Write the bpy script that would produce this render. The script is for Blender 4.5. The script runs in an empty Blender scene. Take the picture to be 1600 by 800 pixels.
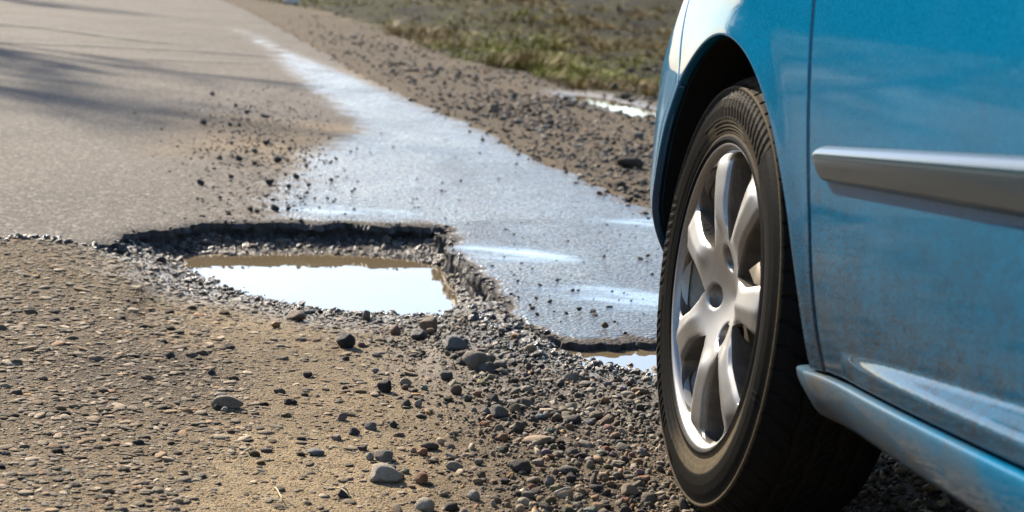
import bpy, bmesh, math, random
import numpy as np
from mathutils import Vector, Matrix
from mathutils.geometry import delaunay_2d_cdt

random.seed(7)
RNG = np.random.default_rng(11)
R = math.radians
scene = bpy.context.scene
COL = scene.collection

# ------------------------------------------------------------------ camera
CAM_H = 0.7354
FPX = 2800.0                      # focal length in pixels of the 1600 px wide photograph
PITCH, ROLL = R(8.842), R(4.0)
FWD = np.array([0, math.cos(PITCH), -math.sin(PITCH)])
_up = np.array([0, math.sin(PITCH), math.cos(PITCH)])
_rt = np.array([1.0, 0, 0])
RT = math.cos(ROLL) * _rt + math.sin(ROLL) * _up
UP = -math.sin(ROLL) * _rt + math.cos(ROLL) * _up
cam_data = bpy.data.cameras.new('camera')
cam = bpy.data.objects.new('camera', cam_data)
COL.objects.link(cam)
cam_data.sensor_width = 36.0
cam_data.lens = FPX / 1600 * 36
cam_data.clip_start = 0.05
cam_data.clip_end = 3000
M = Matrix.Identity(4)
for i in range(3):
    M[i][0], M[i][1], M[i][2] = RT[i], UP[i], -FWD[i]
M[2][3] = CAM_H
cam.matrix_world = M
cam_data.dof.use_dof = True
cam_data.dof.focus_distance = 2.9
cam_data.dof.aperture_fstop = 8.0
scene.camera = cam

# ------------------------------------------------------------------ light
SUN_AZ, SUN_EL = R(38), R(33)      # azimuth measured to the left of the camera's forward axis
SUN_DIR = Vector((-math.sin(SUN_AZ) * math.cos(SUN_EL), math.cos(SUN_AZ) * math.cos(SUN_EL), math.sin(SUN_EL)))
world = bpy.data.worlds.new('World')
scene.world = world
world.use_nodes = True
wn = world.node_tree.nodes
wl = world.node_tree.links
wn.clear()
wo = wn.new('ShaderNodeOutputWorld')
wb = wn.new('ShaderNodeBackground')
sky = wn.new('ShaderNodeTexSky')
sky.sky_type = 'NISHITA'
sky.sun_disc = False
sky.sun_elevation = SUN_EL
sky.sun_rotation = -SUN_AZ
sky.air_density = 1.0
sky.dust_density = 1.0
sky.ozone_density = 3.5
wb.inputs['Strength'].default_value = 0.105
wl.new(sky.outputs[0], wb.inputs[0])
wl.new(wb.outputs[0], wo.inputs[0])
sun_data = bpy.data.lights.new('sun', 'SUN')
sun_data.energy = 5.0
sun_data.angle = R(0.5)
sun_data.color = (1.0, 0.89, 0.72)
sun = bpy.data.objects.new('sun', sun_data)
COL.objects.link(sun)
sun.rotation_euler = SUN_DIR.to_track_quat('Z', 'Y').to_euler()
scene.view_settings.view_transform = 'Standard'
scene.view_settings.look = 'None'
scene.view_settings.exposure = 1.66
scene.view_settings.gamma = 1.0
scene.view_settings.use_curve_mapping = False
scene.render.engine = 'CYCLES'
scene.cycles.max_bounces = 6
scene.cycles.use_denoising = True


# ------------------------------------------------------------------ pixel helpers (a pixel of the photograph -> point on a plane of the place)
def ray(px):
    px = np.asarray(px, float)
    return (px[..., 0:1] - 800) / FPX * RT - (px[..., 1:2] - 400) / FPX * UP + FWD


def gp(px, z=0.0):
    d = ray(px)
    return (d * ((z - CAM_H) / d[..., 2:3]))[..., :2]


def to_px(P):
    Q = np.array(P, float) - np.array([0, 0, CAM_H])
    d = Q @ FWD
    return np.stack([800 + FPX * (Q @ RT) / d, 400 - FPX * (Q @ UP) / d], -1), d


# ------------------------------------------------------------------ numpy noise
def _hash(ix, iy, seed):
    h = (ix.astype(np.int64) * 374761393 + iy.astype(np.int64) * 668265263 + seed * 982451653) & 0x7fffffff
    h = ((h ^ (h >> 13)) * 1274126177) & 0x7fffffff
    h = h ^ (h >> 16)
    return (h & 0xffff) / 65535.0


def vnoise(x, y, seed=0):
    x = np.asarray(x, float); y = np.asarray(y, float)
    ix, iy = np.floor(x), np.floor(y)
    fx, fy = x - ix, y - iy
    fx = fx * fx * (3 - 2 * fx); fy = fy * fy * (3 - 2 * fy)
    a = _hash(ix, iy, seed); b = _hash(ix + 1, iy, seed)
    c = _hash(ix, iy + 1, seed); d = _hash(ix + 1, iy + 1, seed)
    return (a + (b - a) * fx) * (1 - fy) + (c + (d - c) * fx) * fy


def fbm(x, y, octv=4, seed=0):
    s = 0; a = 0.5
    for k in range(octv):
        s = s + a * (vnoise(x * 2 ** k, y * 2 ** k, seed + k * 17) - 0.5) * 2
        a *= 0.5
    return s


def sstep(a, b, x):
    t = np.clip((x - a) / (b - a), 0, 1)
    return t * t * (3 - 2 * t)


def seg_dist(P, poly, closed=True):
    P = np.asarray(P, float); poly = np.asarray(poly, float)
    A = poly; B = np.roll(poly, -1, 0)
    if not closed:
        A = poly[:-1]; B = poly[1:]
    best = np.full(len(P), 1e9)
    for a, b in zip(A, B):
        ab = b - a
        L = ab @ ab
        if L < 1e-14:
            continue
        t = np.clip(((P - a) @ ab) / L, 0, 1)
        d = P - a - t[:, None] * ab
        best = np.minimum(best, np.einsum('ij,ij->i', d, d))
    return np.sqrt(best)


def inside(P, poly):
    P = np.asarray(P, float); poly = np.asarray(poly, float)
    c = np.zeros(len(P), bool)
    A = poly; B = np.roll(poly, -1, 0)
    for a, b in zip(A, B):
        if a[1] == b[1]:
            continue
        k = (a[1] > P[:, 1]) != (b[1] > P[:, 1])
        c ^= k & (P[:, 0] < (b[0] - a[0]) * (P[:, 1] - a[1]) / (b[1] - a[1]) + a[0])
    return c


def sdf(P, poly):
    d = seg_dist(P, poly)
    return np.where(inside(P, poly), -d, d)


def densify(poly, step, closed=True):
    poly = np.asarray(poly, float)
    out = []
    n = len(poly)
    for i in range(n if closed else n - 1):
        a, b = poly[i], poly[(i + 1) % n]
        k = max(1, int(math.ceil(np.linalg.norm(b - a) / step)))
        for j in range(k):
            out.append(a + (b - a) * j / k)
    if not closed:
        out.append(poly[-1])
    return np.array(out)


def smooth_poly(poly, it=2, closed=False):
    p = np.asarray(poly, float)
    for _ in range(it):
        q = []
        n = len(p)
        if not closed:
            q.append(p[0])
        for i in range(n if closed else n - 1):
            a, b = p[i], p[(i + 1) % n]
            q += [a * .75 + b * .25, a * .25 + b * .75]
        if not closed:
            q.append(p[-1])
        p = np.array(q)
    return p


# ------------------------------------------------------------------ mesh + tagging helpers
def mesh_obj(name, verts, faces, mat=None, parent=None, smooth=True):
    me = bpy.data.meshes.new(name)
    me.from_pydata([tuple(map(float, v)) for v in verts], [], [tuple(int(i) for i in f) for f in faces])
    me.update()
    if smooth:
        me.shade_smooth()
    o = bpy.data.objects.new(name, me)
    COL.objects.link(o)
    if mat:
        me.materials.append(mat)
    if parent:
        o.parent = parent
    return o


def grid_mesh(name, V, nu, nv, mat=None, parent=None, wrap_u=False, smooth=True, flip=False):
    """V is (nu*nv,3) with v running fastest"""
    u = np.arange(nu if wrap_u else nu - 1)[:, None]
    v = np.arange(nv - 1)[None, :]
    u2 = (u + 1) % nu
    q = np.stack([u * nv + v, u2 * nv + v, u2 * nv + v + 1, u * nv + v + 1], -1).reshape(-1, 4)
    if flip:
        q = q[:, ::-1]
    me = bpy.data.meshes.new(name)
    me.vertices.add(len(V))
    me.vertices.foreach_set('co', np.asarray(V, np.float32).ravel())
    me.loops.add(len(q) * 4)
    me.loops.foreach_set('vertex_index', q.astype(np.int32).ravel())
    me.polygons.add(len(q))
    me.polygons.foreach_set('loop_start', np.arange(0, len(q) * 4, 4, dtype=np.int32))
    me.polygons.foreach_set('loop_total', np.full(len(q), 4, np.int32))
    me.update(calc_edges=True)
    me.validate()
    if smooth:
        me.shade_smooth()
    o = bpy.data.objects.new(name, me)
    COL.objects.link(o)
    if mat:
        me.materials.append(mat)
    if parent:
        o.parent = parent
    return o


def tag(o, label=None, cat=None, group=None, kind=None):
    if label: o['label'] = label
    if cat: o['category'] = cat
    if group: o['group'] = group
    if kind: o['kind'] = kind
    return o


def float_attr(o, name, vals):
    a = o.data.attributes.new(name, 'FLOAT', 'POINT')
    a.data.foreach_set('value', np.asarray(vals, np.float32))


# ------------------------------------------------------------------ materials
class NT:
    def __init__(self, name):
        self.m = bpy.data.materials.new(name)
        self.m.use_nodes = True
        self.n = self.m.node_tree.nodes
        self.l = self.m.node_tree.links
        self.n.clear()
        self.out = self.n.new('ShaderNodeOutputMaterial')
        self.b = self.n.new('ShaderNodeBsdfPrincipled')
        self.l.new(self.b.outputs[0], self.out.inputs[0])

    def link(self, a, b): self.l.new(a, b)

    def set(self, **kw):
        for k, v in kw.items():
            s = self.b.inputs[k.replace('_', ' ')]
            if hasattr(v, 'is_output'):
                self.l.new(v, s)
            else:
                s.default_value = v if not (isinstance(v, tuple) and len(v) == 3) else (*v, 1)
        return self

    def coord(self, kind='Object', scale=None):
        t = self.n.new('ShaderNodeTexCoord')
        o = t.outputs[kind]
        if scale is not None:
            mp = self.n.new('ShaderNodeMapping')
            self.l.new(o, mp.inputs[0])
            mp.inputs['Scale'].default_value = scale if isinstance(scale, tuple) else (scale,) * 3
            o = mp.outputs[0]
        return o

    def noise(self, vec, scale=5, detail=4, rough=.55, out='Fac'):
        t = self.n.new('ShaderNodeTexNoise')
        self.l.new(vec, t.inputs['Vector'])
        t.inputs['Scale'].default_value = scale
        t.inputs['Detail'].default_value = detail
        t.inputs['Roughness'].default_value = rough
        return t.outputs[out]

    def voro(self, vec, scale=5, out='Distance', feature='F1'):
        t = self.n.new('ShaderNodeTexVoronoi')
        t.feature = feature
        self.l.new(vec, t.inputs['Vector'])
        t.inputs['Scale'].default_value = scale
        return t.outputs[out]

    def ramp(self, fac, stops):
        t = self.n.new('ShaderNodeValToRGB')
        self.l.new(fac, t.inputs[0])
        e = t.color_ramp.elements
        while len(e) < len(stops):
            e.new(0.5)
        for el, (p, c) in zip(e, stops):
            el.position = p
            el.color = (c, c, c, 1) if not isinstance(c, tuple) else (*c, 1)
        return t.outputs[0]

    def mix(self, fac, a, b, mode='MIX'):
        t = self.n.new('ShaderNodeMix')
        t.data_type = 'RGBA'
        t.blend_type = mode
        for s, v in ((t.inputs[0], fac), (t.inputs[6], a), (t.inputs[7], b)):
            if hasattr(v, 'is_output'):
                self.l.new(v, s)
            else:
                s.default_value = v if not isinstance(v, tuple) else (*v, 1)
        return t.outputs[2]

    def math(self, op, a, b=None, c=None, clamp=False):
        t = self.n.new('ShaderNodeMath')
        t.operation = op
        t.use_clamp = clamp
        for s, v in zip(t.inputs, (a, b, c)):
            if v is None: continue
            if hasattr(v, 'is_output'):
                self.l.new(v, s)
            else:
                s.default_value = v
        return t.outputs[0]

    def attr(self, name, typ='GEOMETRY', out='Fac'):
        t = self.n.new('ShaderNodeAttribute')
        t.attribute_type = typ
        t.attribute_name = name
        return t.outputs[out]

    def bump(self, height, strength=.5, dist=.01, normal=None):
        t = self.n.new('ShaderNodeBump')
        t.inputs['Strength'].default_value = strength
        t.inputs['Distance'].default_value = dist
        self.l.new(height, t.inputs['Height'])
        if normal is not None:
            self.l.new(normal, t.inputs['Normal'])
        return t.outputs[0]


def mat_simple(name, col, rough=.6, metal=0.0, bump=0, bscale=60, var=.25):
    t = NT(name)
    c = t.coord('Object')
    nz = t.noise(c, bscale * .3, 5)
    t.set(Base_Color=t.mix(t.ramp(nz, [(.3, 0.0), (.7, 1.0)]), tuple(v * (1 - var) for v in col), tuple(min(1, v * (1 + var)) for v in col)),
          Roughness=rough, Metallic=metal, Specular_IOR_Level=.5 if metal or rough < .2 else .2)
    if bump:
        t.set(Normal=t.bump(t.noise(c, bscale, 5), bump, .004))
    return t.m


def make_ground_mat():
    t = NT('ground_soil')
    c = t.coord('Object')
    wet = t.attr('wet'); veg = t.attr('veg'); sand = t.attr('sand'); loose = t.attr('loose')
    big = t.noise(c, 2.3, 5); mid = t.noise(c, 22, 5, .6); fine = t.noise(c, 190, 4, .65)
    grit = t.voro(c, 210, 'Color'); gritd = t.voro(c, 210)
    gv = t.n.new('ShaderNodeSeparateColor'); t.link(grit, gv.inputs[0])
    tan = t.mix(t.ramp(mid, [(.3, 0), (.7, 1)]), (.225, .160, .086), (.38, .285, .168))
    brown = t.mix(t.ramp(mid, [(.3, 0), (.7, 1)]), (.045, .035, .025), (.105, .083, .059))
    base = t.mix(sand, brown, tan)
    base = t.mix(t.math('MULTIPLY', t.ramp(gv.outputs[0], [(.45, 0), (.62, 1)]), .38), base, t.mix(gv.outputs[1], (.03, .025, .022), (.26, .21, .155)))
    base = t.mix(t.ramp(fine, [(.38, .3), (.62, 0)]), base, (.055, .042, .028))
    soil = t.mix(t.ramp(mid, [(.35, 0), (.7, 1)]), (.005, .0038, .0026), (.019, .014, .009))
    green = t.mix(t.ramp(mid, [(.3, 0), (.7, 1)]), (.016, .018, .0025), (.050, .042, .009))
    vegc = t.mix(t.math('MULTIPLY', t.ramp(big, [(.42, 0), (.56, 1)]), t.math('SUBTRACT', 1.0, t.math('MULTIPLY', t.attr('field'), .35))), soil, green)
    base = t.mix(veg, base, vegc)
    wetn = t.math('MULTIPLY', wet, t.ramp(t.noise(c, 14, 4), [(.2, .55), (.6, 1)]), clamp=True)
    base = t.mix(wetn, base, t.mix(1.0, base, (.28, .27, .27), 'MULTIPLY'))
    rough = t.math('SUBTRACT', .9, t.math('MULTIPLY', wetn, .68))
    h = t.math('ADD', t.math('MULTIPLY', t.ramp(gritd, [(.0, 1), (.5, 0)]), .6), t.math('ADD', t.math('MULTIPLY', fine, .9), t.math('MULTIPLY', mid, .7)))
    t.set(Base_Color=base, Roughness=rough, Normal=t.bump(h, .9, .011), Specular_IOR_Level=t.math('ADD', .06, t.math('MULTIPLY', wetn, .5)))
    return t.m


def make_road_mat():
    t = NT('asphalt')
    c = t.coord('Object')
    wet0 = t.attr('wet'); film0 = t.attr('film'); tan0 = t.attr('tan')
    agg = t.voro(c, 85); aggc = t.voro(c, 85, 'Color')
    sp = t.n.new('ShaderNodeSeparateColor'); t.link(aggc, sp.inputs[0])
    big = t.noise(c, .9, 5); mid = t.noise(c, 9, 6, .6); fine = t.noise(c, 120, 3)
    lng = t.noise(t.coord('Object', (5, .35, 1)), 1.3, 4)
    dry = t.mix(t.ramp(big, [(.35, 0), (.65, 1)]), (.066, .055, .044), (.094, .079, .064))
    dry = t.mix(t.ramp(lng, [(.35, .35), (.62, 0)]), dry, (.118, .098, .078))
    dry = t.mix(t.ramp(sp.outputs[0], [(.3, .45), (.75, 0)]), dry, (.035, .031, .027))
    dry = t.mix(t.ramp(sp.outputs[1], [(.78, 0), (.9, .55)]), dry, (.20, .175, .15))
    dry = t.mix(t.math('MULTIPLY', tan0, t.ramp(mid, [(.35, .2), (.6, .9)])), dry, (.155, .108, .058))
    wet = t.math('ADD', wet0, t.math('MULTIPLY', t.math('SUBTRACT', mid, .5), .55))
    wet = t.ramp(wet, [(.40, 0), (.56, 1)])
    patch = t.noise(t.coord('Object', (1, .55, 1)), 3.2, 5, .6)
    wcol = t.mix(t.ramp(sp.outputs[0], [(.2, 0), (.8, 1)]), (.010, .011, .013), (.034, .034, .035))
    base = t.mix(wet, dry, wcol)
    base = t.mix(t.attr('rim'), base, (.030, .027, .024))
    film = t.math('MULTIPLY', film0, t.ramp(t.noise(t.coord('Object', (2, 4.5, 1)), 2.2, 5), [(.30, .0), (.66, .95)]), clamp=True)
    rdry = .85
    rwet = t.ramp(patch, [(.35, .36), (.62, .16)])
    rwet = t.mix(t.ramp(sp.outputs[2], [(.35, 0), (.75, .55)]), rwet, (.75,) * 3)
    rough = t.mix(wet, (rdry,) * 3, rwet)
    rough = t.mix(film, rough, (.06,) * 3)
    hh = t.math('ADD', t.ramp(agg, [(0, 1), (.55, 0)]), t.math('MULTIPLY', fine, .6))
    st = t.math('SUBTRACT', .55, t.math('MULTIPLY', film, .5))
    bp = t.n.new('ShaderNodeBump')
    bp.inputs['Distance'].default_value = .0085
    t.link(hh, bp.inputs['Height']); t.link(st, bp.inputs['Strength'])
    t.set(Base_Color=base, Roughness=rough, Normal=bp.outputs[0], IOR=1.5, Specular_IOR_Level=t.math('ADD', .08, t.math('MULTIPLY', wet, t.ramp(t.noise(t.coord('Object', (1, .5, 1)), 1.7, 5, .62), [(.36, .10), (.60, .34)]))))
    t.set(Coat_Weight=t.math('MAXIMUM', t.math('MULTIPLY', wet, .12), t.math('MULTIPLY', film, .9)), Coat_Roughness=t.mix(film, (.25,) * 3, (.04,) * 3), Coat_IOR=1.33)
    return t.m


def make_water_mat():
    t = NT('muddy_water')
    c = t.coord('Object')
    nz = t.noise(c, 7, 3)
    t.set(Base_Color=t.mix(nz, (.09, .068, .04), (.14, .105, .06)), Roughness=.012, IOR=2.1, Normal=t.bump(t.noise(c, 26, 2), .015, .002))
    t.b.inputs['Specular IOR Level'].default_value = .6
    return t.m


def make_pebble_mat(name, src, wetz=False):
    """src 'inst' -> tint per scattered pebble, 'obj' -> colour per stone"""
    t = NT(name)
    c = t.coord('Object')
    if src == 'inst':
        a = t.n.new('ShaderNodeAttribute'); a.attribute_type = 'INSTANCER'; a.attribute_name = 'tint'
        col = a.outputs['Color']
        w = t.n.new('ShaderNodeAttribute'); w.attribute_type = 'INSTANCER'; w.attribute_name = 'wetness'
        wet = w.outputs['Fac']
        s1, s2 = 2.2, 9
    else:
        a = t.n.new('ShaderNodeObjectInfo')
        col = a.outputs['Color']; wet = a.outputs['Alpha']
        s1, s2 = 2.6, 14
    n1 = t.noise(c, s1, 6, .65); n2 = t.noise(c, s2, 4, .7)
    base = t.mix(t.ramp(n1, [(.35, .0), (.68, .6)]), col, t.mix(1.0, col, (.52, .46, .38), 'MULTIPLY'))
    base = t.mix(t.ramp(n2, [(.52, 0), (.68, .45)]), base, t.mix(1.0, col, (1.5, 1.45, 1.35), 'MULTIPLY'))
    base = t.mix(wet, base, t.mix(1.0, base, (.30, .29, .29), 'MULTIPLY'))
    t.set(Base_Color=base, Roughness=t.math('SUBTRACT', .78, t.math('MULTIPLY', wet, .60)), Normal=t.bump(n2, .45, .08), Specular_IOR_Level=t.math('ADD', .12, t.math('MULTIPLY', wet, .32)))
    return t.m


def make_paint(name, dust_lo=.27, dust_hi=.70, extra=0.0, base=(.0, .080, .160), dc=((.011, .014, .017), (.024, .025, .026))):
    t = NT(name)
    c = t.coord('Object')
    fl = t.voro(c, 900, 'Color')
    sp = t.n.new('ShaderNodeSeparateColor'); t.link(fl, sp.inputs[0])
    paint = t.mix(t.ramp(sp.outputs[0], [(.2, 0), (.9, 1)]), tuple(v * .82 for v in base), tuple(min(1, v * 1.25 + .004) for v in base))
    xyz = t.n.new('ShaderNodeSeparateXYZ'); t.link(c, xyz.inputs[0])
    zz = t.math('ADD', xyz.outputs[2], t.math('MULTIPLY', t.math('SUBTRACT', t.noise(c, 5, 4), .5), .22))
    d = t.n.new('ShaderNodeMapRange'); t.link(zz, d.inputs[0])
    d.inputs[1].default_value = dust_hi; d.inputs[2].default_value = dust_lo
    d.inputs[3].default_value = .0; d.inputs[4].default_value = 1.0
    speck = t.math('MULTIPLY', t.ramp(t.noise(c, 300, 3, .75), [(.38, .55), (.64, 1.35)]), t.ramp(t.noise(c, 34, 4, .7), [(.32, .8), (.68, 1.2)]))
    run = t.ramp(t.noise(t.coord('Object', (30, 30, 2.2)), 1.6, 4), [(.35, .9), (.7, 1.08)])
    dust = t.math('MULTIPLY', t.math('MULTIPLY', d.outputs[0], speck), run, clamp=True)
    dust = t.math('ADD', dust, extra, clamp=True)
    # fine scuffs
    sc = t.ramp(t.noise(t.coord('Object', (14, 14, 260)), 1.2, 2), [(.66, 0), (.70, .5)])
    dust = t.math('ADD', dust, t.math('MULTIPLY', sc, t.ramp(t.noise(c, 3.1, 2), [(.5, 0), (.7, .6)])), clamp=True)
    col = t.mix(dust, paint, t.mix(t.noise(c, 12, 3), dc[0], dc[1]))
    t.set(Base_Color=col, Metallic=0.0,
          Roughness=t.math('ADD', .42, t.math('MULTIPLY', dust, .3)),
          Coat_IOR=1.5, Coat_Weight=t.math('SUBTRACT', .66, t.math('MULTIPLY', dust, .0)), Coat_Roughness=t.math('ADD', .045, t.math('MULTIPLY', dust, .05)),
          Normal=t.bump(sp.outputs[1], .035, .0006))
    t.b.inputs['Specular IOR Level'].default_value = .0
    return t.m


MAT = {}
MAT['ground'] = make_ground_mat()
MAT['road'] = make_road_mat()
MAT['water'] = make_water_mat()
MAT['pebble'] = make_pebble_mat('scattered_pebble', 'inst')
MAT['stone'] = make_pebble_mat('loose_stone', 'obj')
MAT['edge'] = mat_simple('broken_asphalt', (.030, .027, .025), .6, bump=.9, bscale=120, var=.5)
MAT['lump'] = mat_simple('asphalt_lump', (.045, .042, .04), .8, bump=.9, bscale=160, var=.5)
MAT['seal'] = mat_simple('tarred_crack', (.030, .026, .024), .7, bump=.4, bscale=120)
MAT['paint'] = make_paint('blue_metallic_paint')
MAT['paint_low'] = make_paint('blue_paint_dusty', .24, .36, .02, dc=((.060, .052, .040), (.110, .092, .066)))
MAT['moulding'] = make_paint('moulding_paint', -.5, .70, .0, base=(.008, .022, .032))
_b = MAT['moulding'].node_tree.nodes['Principled BSDF'] if 'Principled BSDF' in MAT['moulding'].node_tree.nodes else None
for _l in list(_b.inputs['Coat Weight'].links) + list(_b.inputs['Coat Roughness'].links): MAT['moulding'].node_tree.links.remove(_l)
_b.inputs['Coat Weight'].default_value = 1.0; _b.inputs['Coat Roughness'].default_value = .16; _b.inputs['Coat IOR'].default_value = 1.6


# ================================================================== THE SETTING
Z_ROAD = 0.016
Z_W1, Z_W2 = -0.048, -0.004

edge_px = [(-600, 372), (-300, 376), (-120, 372), (0, 375), (60, 374), (120, 379), (175, 377), (193, 380), (196, 364), (225, 358), (262, 357), (300, 350),
           (345, 347), (400, 346), (450, 345), (500, 350), (540, 347), (590, 351), (640, 351), (690, 353), (702, 360), (688, 366), (700, 374),
           (692, 384), (712, 396), (724, 412), (745, 425), (756, 445), (772, 462), (788, 484), (818, 503), (846, 517), (880, 530), (915, 533),
           (940, 531), (968, 533), (985, 525), (1010, 530), (1040, 527), (1100, 532), (1180, 524), (1280, 530), (1400, 522)]
EDGE = gp(edge_px, Z_ROAD)
right_px = [(1400, 515), (1250, 440), (1120, 378), (1020, 332), (900, 277), (760, 208), (640, 155), (540, 104), (480, 68), (430, 40), (385, 16)]
RIGHT = gp(right_px, Z_ROAD)
d = ray((150, -81.0)); ROAD_DIR = d[:2] / np.linalg.norm(d[:2])
far_r = RIGHT[-1] + ROAD_DIR * 160
left_n = np.array([-ROAD_DIR[1], ROAD_DIR[0]])
far_l = far_r + left_n * 6.0
near_l = np.array([EDGE[0][0] - 2.2, EDGE[0][1] + .1])
far_l2 = near_l + ROAD_DIR * 170
ROADPOLY = np.array(list(EDGE) + list(RIGHT) + [far_r, far_l2, near_l])

wet_px = [(368, 44), (395, 52), (450, 82), (545, 118), (640, 160), (760, 212), (900, 280), (1020, 335), (1120, 380), (1250, 444), (1400, 517), (1250, 535), (1030, 540),
          (880, 540), (790, 500), (715, 410), (690, 350), (560, 349), (455, 343), (425, 325), (440, 300), (470, 272), (482, 243), (515, 226), (572, 206), (556, 186), (530, 166),
          (500, 142), (468, 118), (428, 80)]
WETPOLY = gp(wet_px, Z_ROAD)
film_px = [[(700, 388), (790, 384), (880, 396), (885, 408), (800, 408), (720, 400)],
           [(850, 452), (960, 447), (1060, 460), (1090, 490), (1000, 486), (890, 470)],
           [(940, 346), (1030, 344), (1060, 352), (980, 355)],
           [(430, 318), (600, 322), (640, 336), (480, 336)]]
FILM = [gp(p, Z_ROAD) for p in film_px]
tan_px = [(330, 180), (420, 190), (545, 196), (572, 206), (500, 232), (460, 262), (380, 232), (300, 240)]
TANPOLY = gp(tan_px, Z_ROAD)

water1_px = [(292, 402), (302, 420), (345, 438), (400, 457), (450, 469), (520, 481), (600, 489), (675, 489), (707, 480), (704, 460), (692, 436), (686, 418),
             (640, 406), (560, 401), (450, 400), (360, 400)]
WATER1 = smooth_poly(gp(water1_px, Z_W1), 2, True)
water2_px = [(868, 541), (920, 540), (975, 542), (1040, 540), (1120, 545), (1140, 565), (1080, 578), (1000, 571), (940, 562)]
WATER2 = smooth_poly(gp(water2_px, Z_W2), 2, True)
shoulder_px = [(395, 0), (470, 12), (600, 46), (700, 90), (830, 117), (930, 145), (1010, 168), (1200, 225), (1500, 330)]
SHOULDER = gp(shoulder_px, 0.0)
water3_px = [(880, 148), (930, 150), (1000, 166), (1060, 178), (1060, 190), (1000, 184), (930, 168)]
WATER3 = smooth_poly(gp(water3_px, -.02), 2, True)
Z_W3 = -.022
RUT_N = gp([(700, 100)], 0)[0]

VEGPOLY = np.vstack([SHOULDER[::-1], [SHOULDER[0] + ROAD_DIR * 20, SHOULDER[0] + ROAD_DIR * 200, [600, 300], [600, -200], [40, -200], [14, 2]]])


def ground_h(x, y, detail=True):
    P = np.stack([x, y], -1)
    base = 0.010 * fbm(x * .9, y * .9, 3, 3) + 0.004 * fbm(x * 5, y * 5, 3, 9) + .004
    base = base + .015 * sstep(-.70, -.88, x) * sstep(3.5, 4.3, y) * sstep(7, 5, y)
    near = (np.abs(x) < 9) & (y > -3) & (y < 40)
    z = base.copy()
    # verge and field
    vegd = sdf(P, VEGPOLY)
    leftd = (P - near_l) @ left_n            # > 0 beyond the left road side
    vin = np.clip(-vegd, 0, None)
    lump = .5 + .5 * fbm(x * .9, y * .55, 3, 21)
    ridge = .5 + .5 * fbm(x * .33 + 4, y * .21, 3, 33)
    bank = sstep(0, 1.2, vin) * (.30 * lump - .12) + sstep(.5, 7, vin) * (.95 * ridge ** 1.5 - .18) + sstep(6, 45, vin) * 2.2 + sstep(40, 300, vin) * 4 * (.5 + ridge)
    z = z + bank
    lin = np.clip(leftd, 0, None)
    z = z + sstep(.1, 2.5, lin) * (-.12 + .25 * lump) + sstep(20, 300, lin) * 3
    # gravel beside the road lies just over the asphalt edge, and below the slab elsewhere
    k = np.where(near | True)[0]
    rd = sdf(P, ROADPOLY)
    rside = seg_dist(P, np.vstack([RIGHT[1:], far_r]), False)
    edged = seg_dist(P, EDGE, False)
    isr = rside < edged
    shoulder_top = Z_ROAD + .004 + .010 * fbm(x * 7, y * 7, 3, 41)
    z = np.where((rd > 0) & isr & (vegd > 0), np.maximum(z, 0) * sstep(.1, 1.0, rd) + shoulder_top * (1 - sstep(.1, 1.0, rd)) + sstep(.2, 1.4, rd) * .035 * (fbm(x * 2.6, y * 1.3, 3, 44) + .2), z)
    under = np.where(isr, sstep(.03, -.05, rd + .03 * fbm(x * 9, y * 9, 3, 47)), sstep(-.022, -.06, rd))
    # hollow of the pothole and the second puddle
    w1 = sdf(P, WATER1) - .03 + .022 * fbm(x * 6, y * 6, 4, 51)
    w2 = sdf(P, WATER2) - .035 + .016 * fbm(x * 8, y * 8, 4, 53)
    far1 = sstep(-.05, .15, y - gp([(500, 440)], 0)[0][1])
    slope1 = .075 + .005 * far1 + .22 * sstep(.0, .12, x - gp([(690, 450)], 0)[0][0]) + .16 * sstep(-.74, -.90, x)
    h1 = Z_W1 + np.where(w1 > 0, slope1 * w1, .28 * np.maximum(w1, -.12))
    h2 = Z_W2 + np.where(w2 > 0, .10 * w2, .25 * np.maximum(w2, -.10))
    rim = .007 * fbm(x * 14, y * 14, 3, 57)
    pit = np.minimum(h1, h2) + rim
    zs = -np.log(np.exp(-np.clip(z, -.5, .5) * 140) + np.exp(-np.clip(pit, -.5, .5) * 140)) / 140
    z = np.where((np.minimum(w1, w2) < .8) & (vegd > 0), zs, z)
    # a low crumbled ramp against the ragged right side of the pothole
    z = z * (1 - under) + np.minimum(z, -.075) * under
    # shoulder puddle
    w3 = sdf(P, WATER3) - .02 + .13 * fbm(x * 2.2, y * 3, 3, 59)
    z = np.where(w3 < .3, np.minimum(z, Z_W3 + np.where(w3 > 0, .15 * w3, .2 * np.maximum(w3, -.2))), z)
    return z, dict(w1=w1, w2=w2, w3=w3, veg=vegd, left=leftd, rd=rd, isr=isr)


def axis(lo, fine_lo, fine_hi, hi, step, grow):
    a = list(np.arange(fine_lo, fine_hi + step / 2, step))
    s = step; v = a[-1]
    while v < hi:
        s *= grow; v += s; a.append(v)
    s = step; v = a[0]; b = []
    while v > lo:
        s *= grow; v -= s; b.append(v)
    return np.array(b[::-1] + a)


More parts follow.
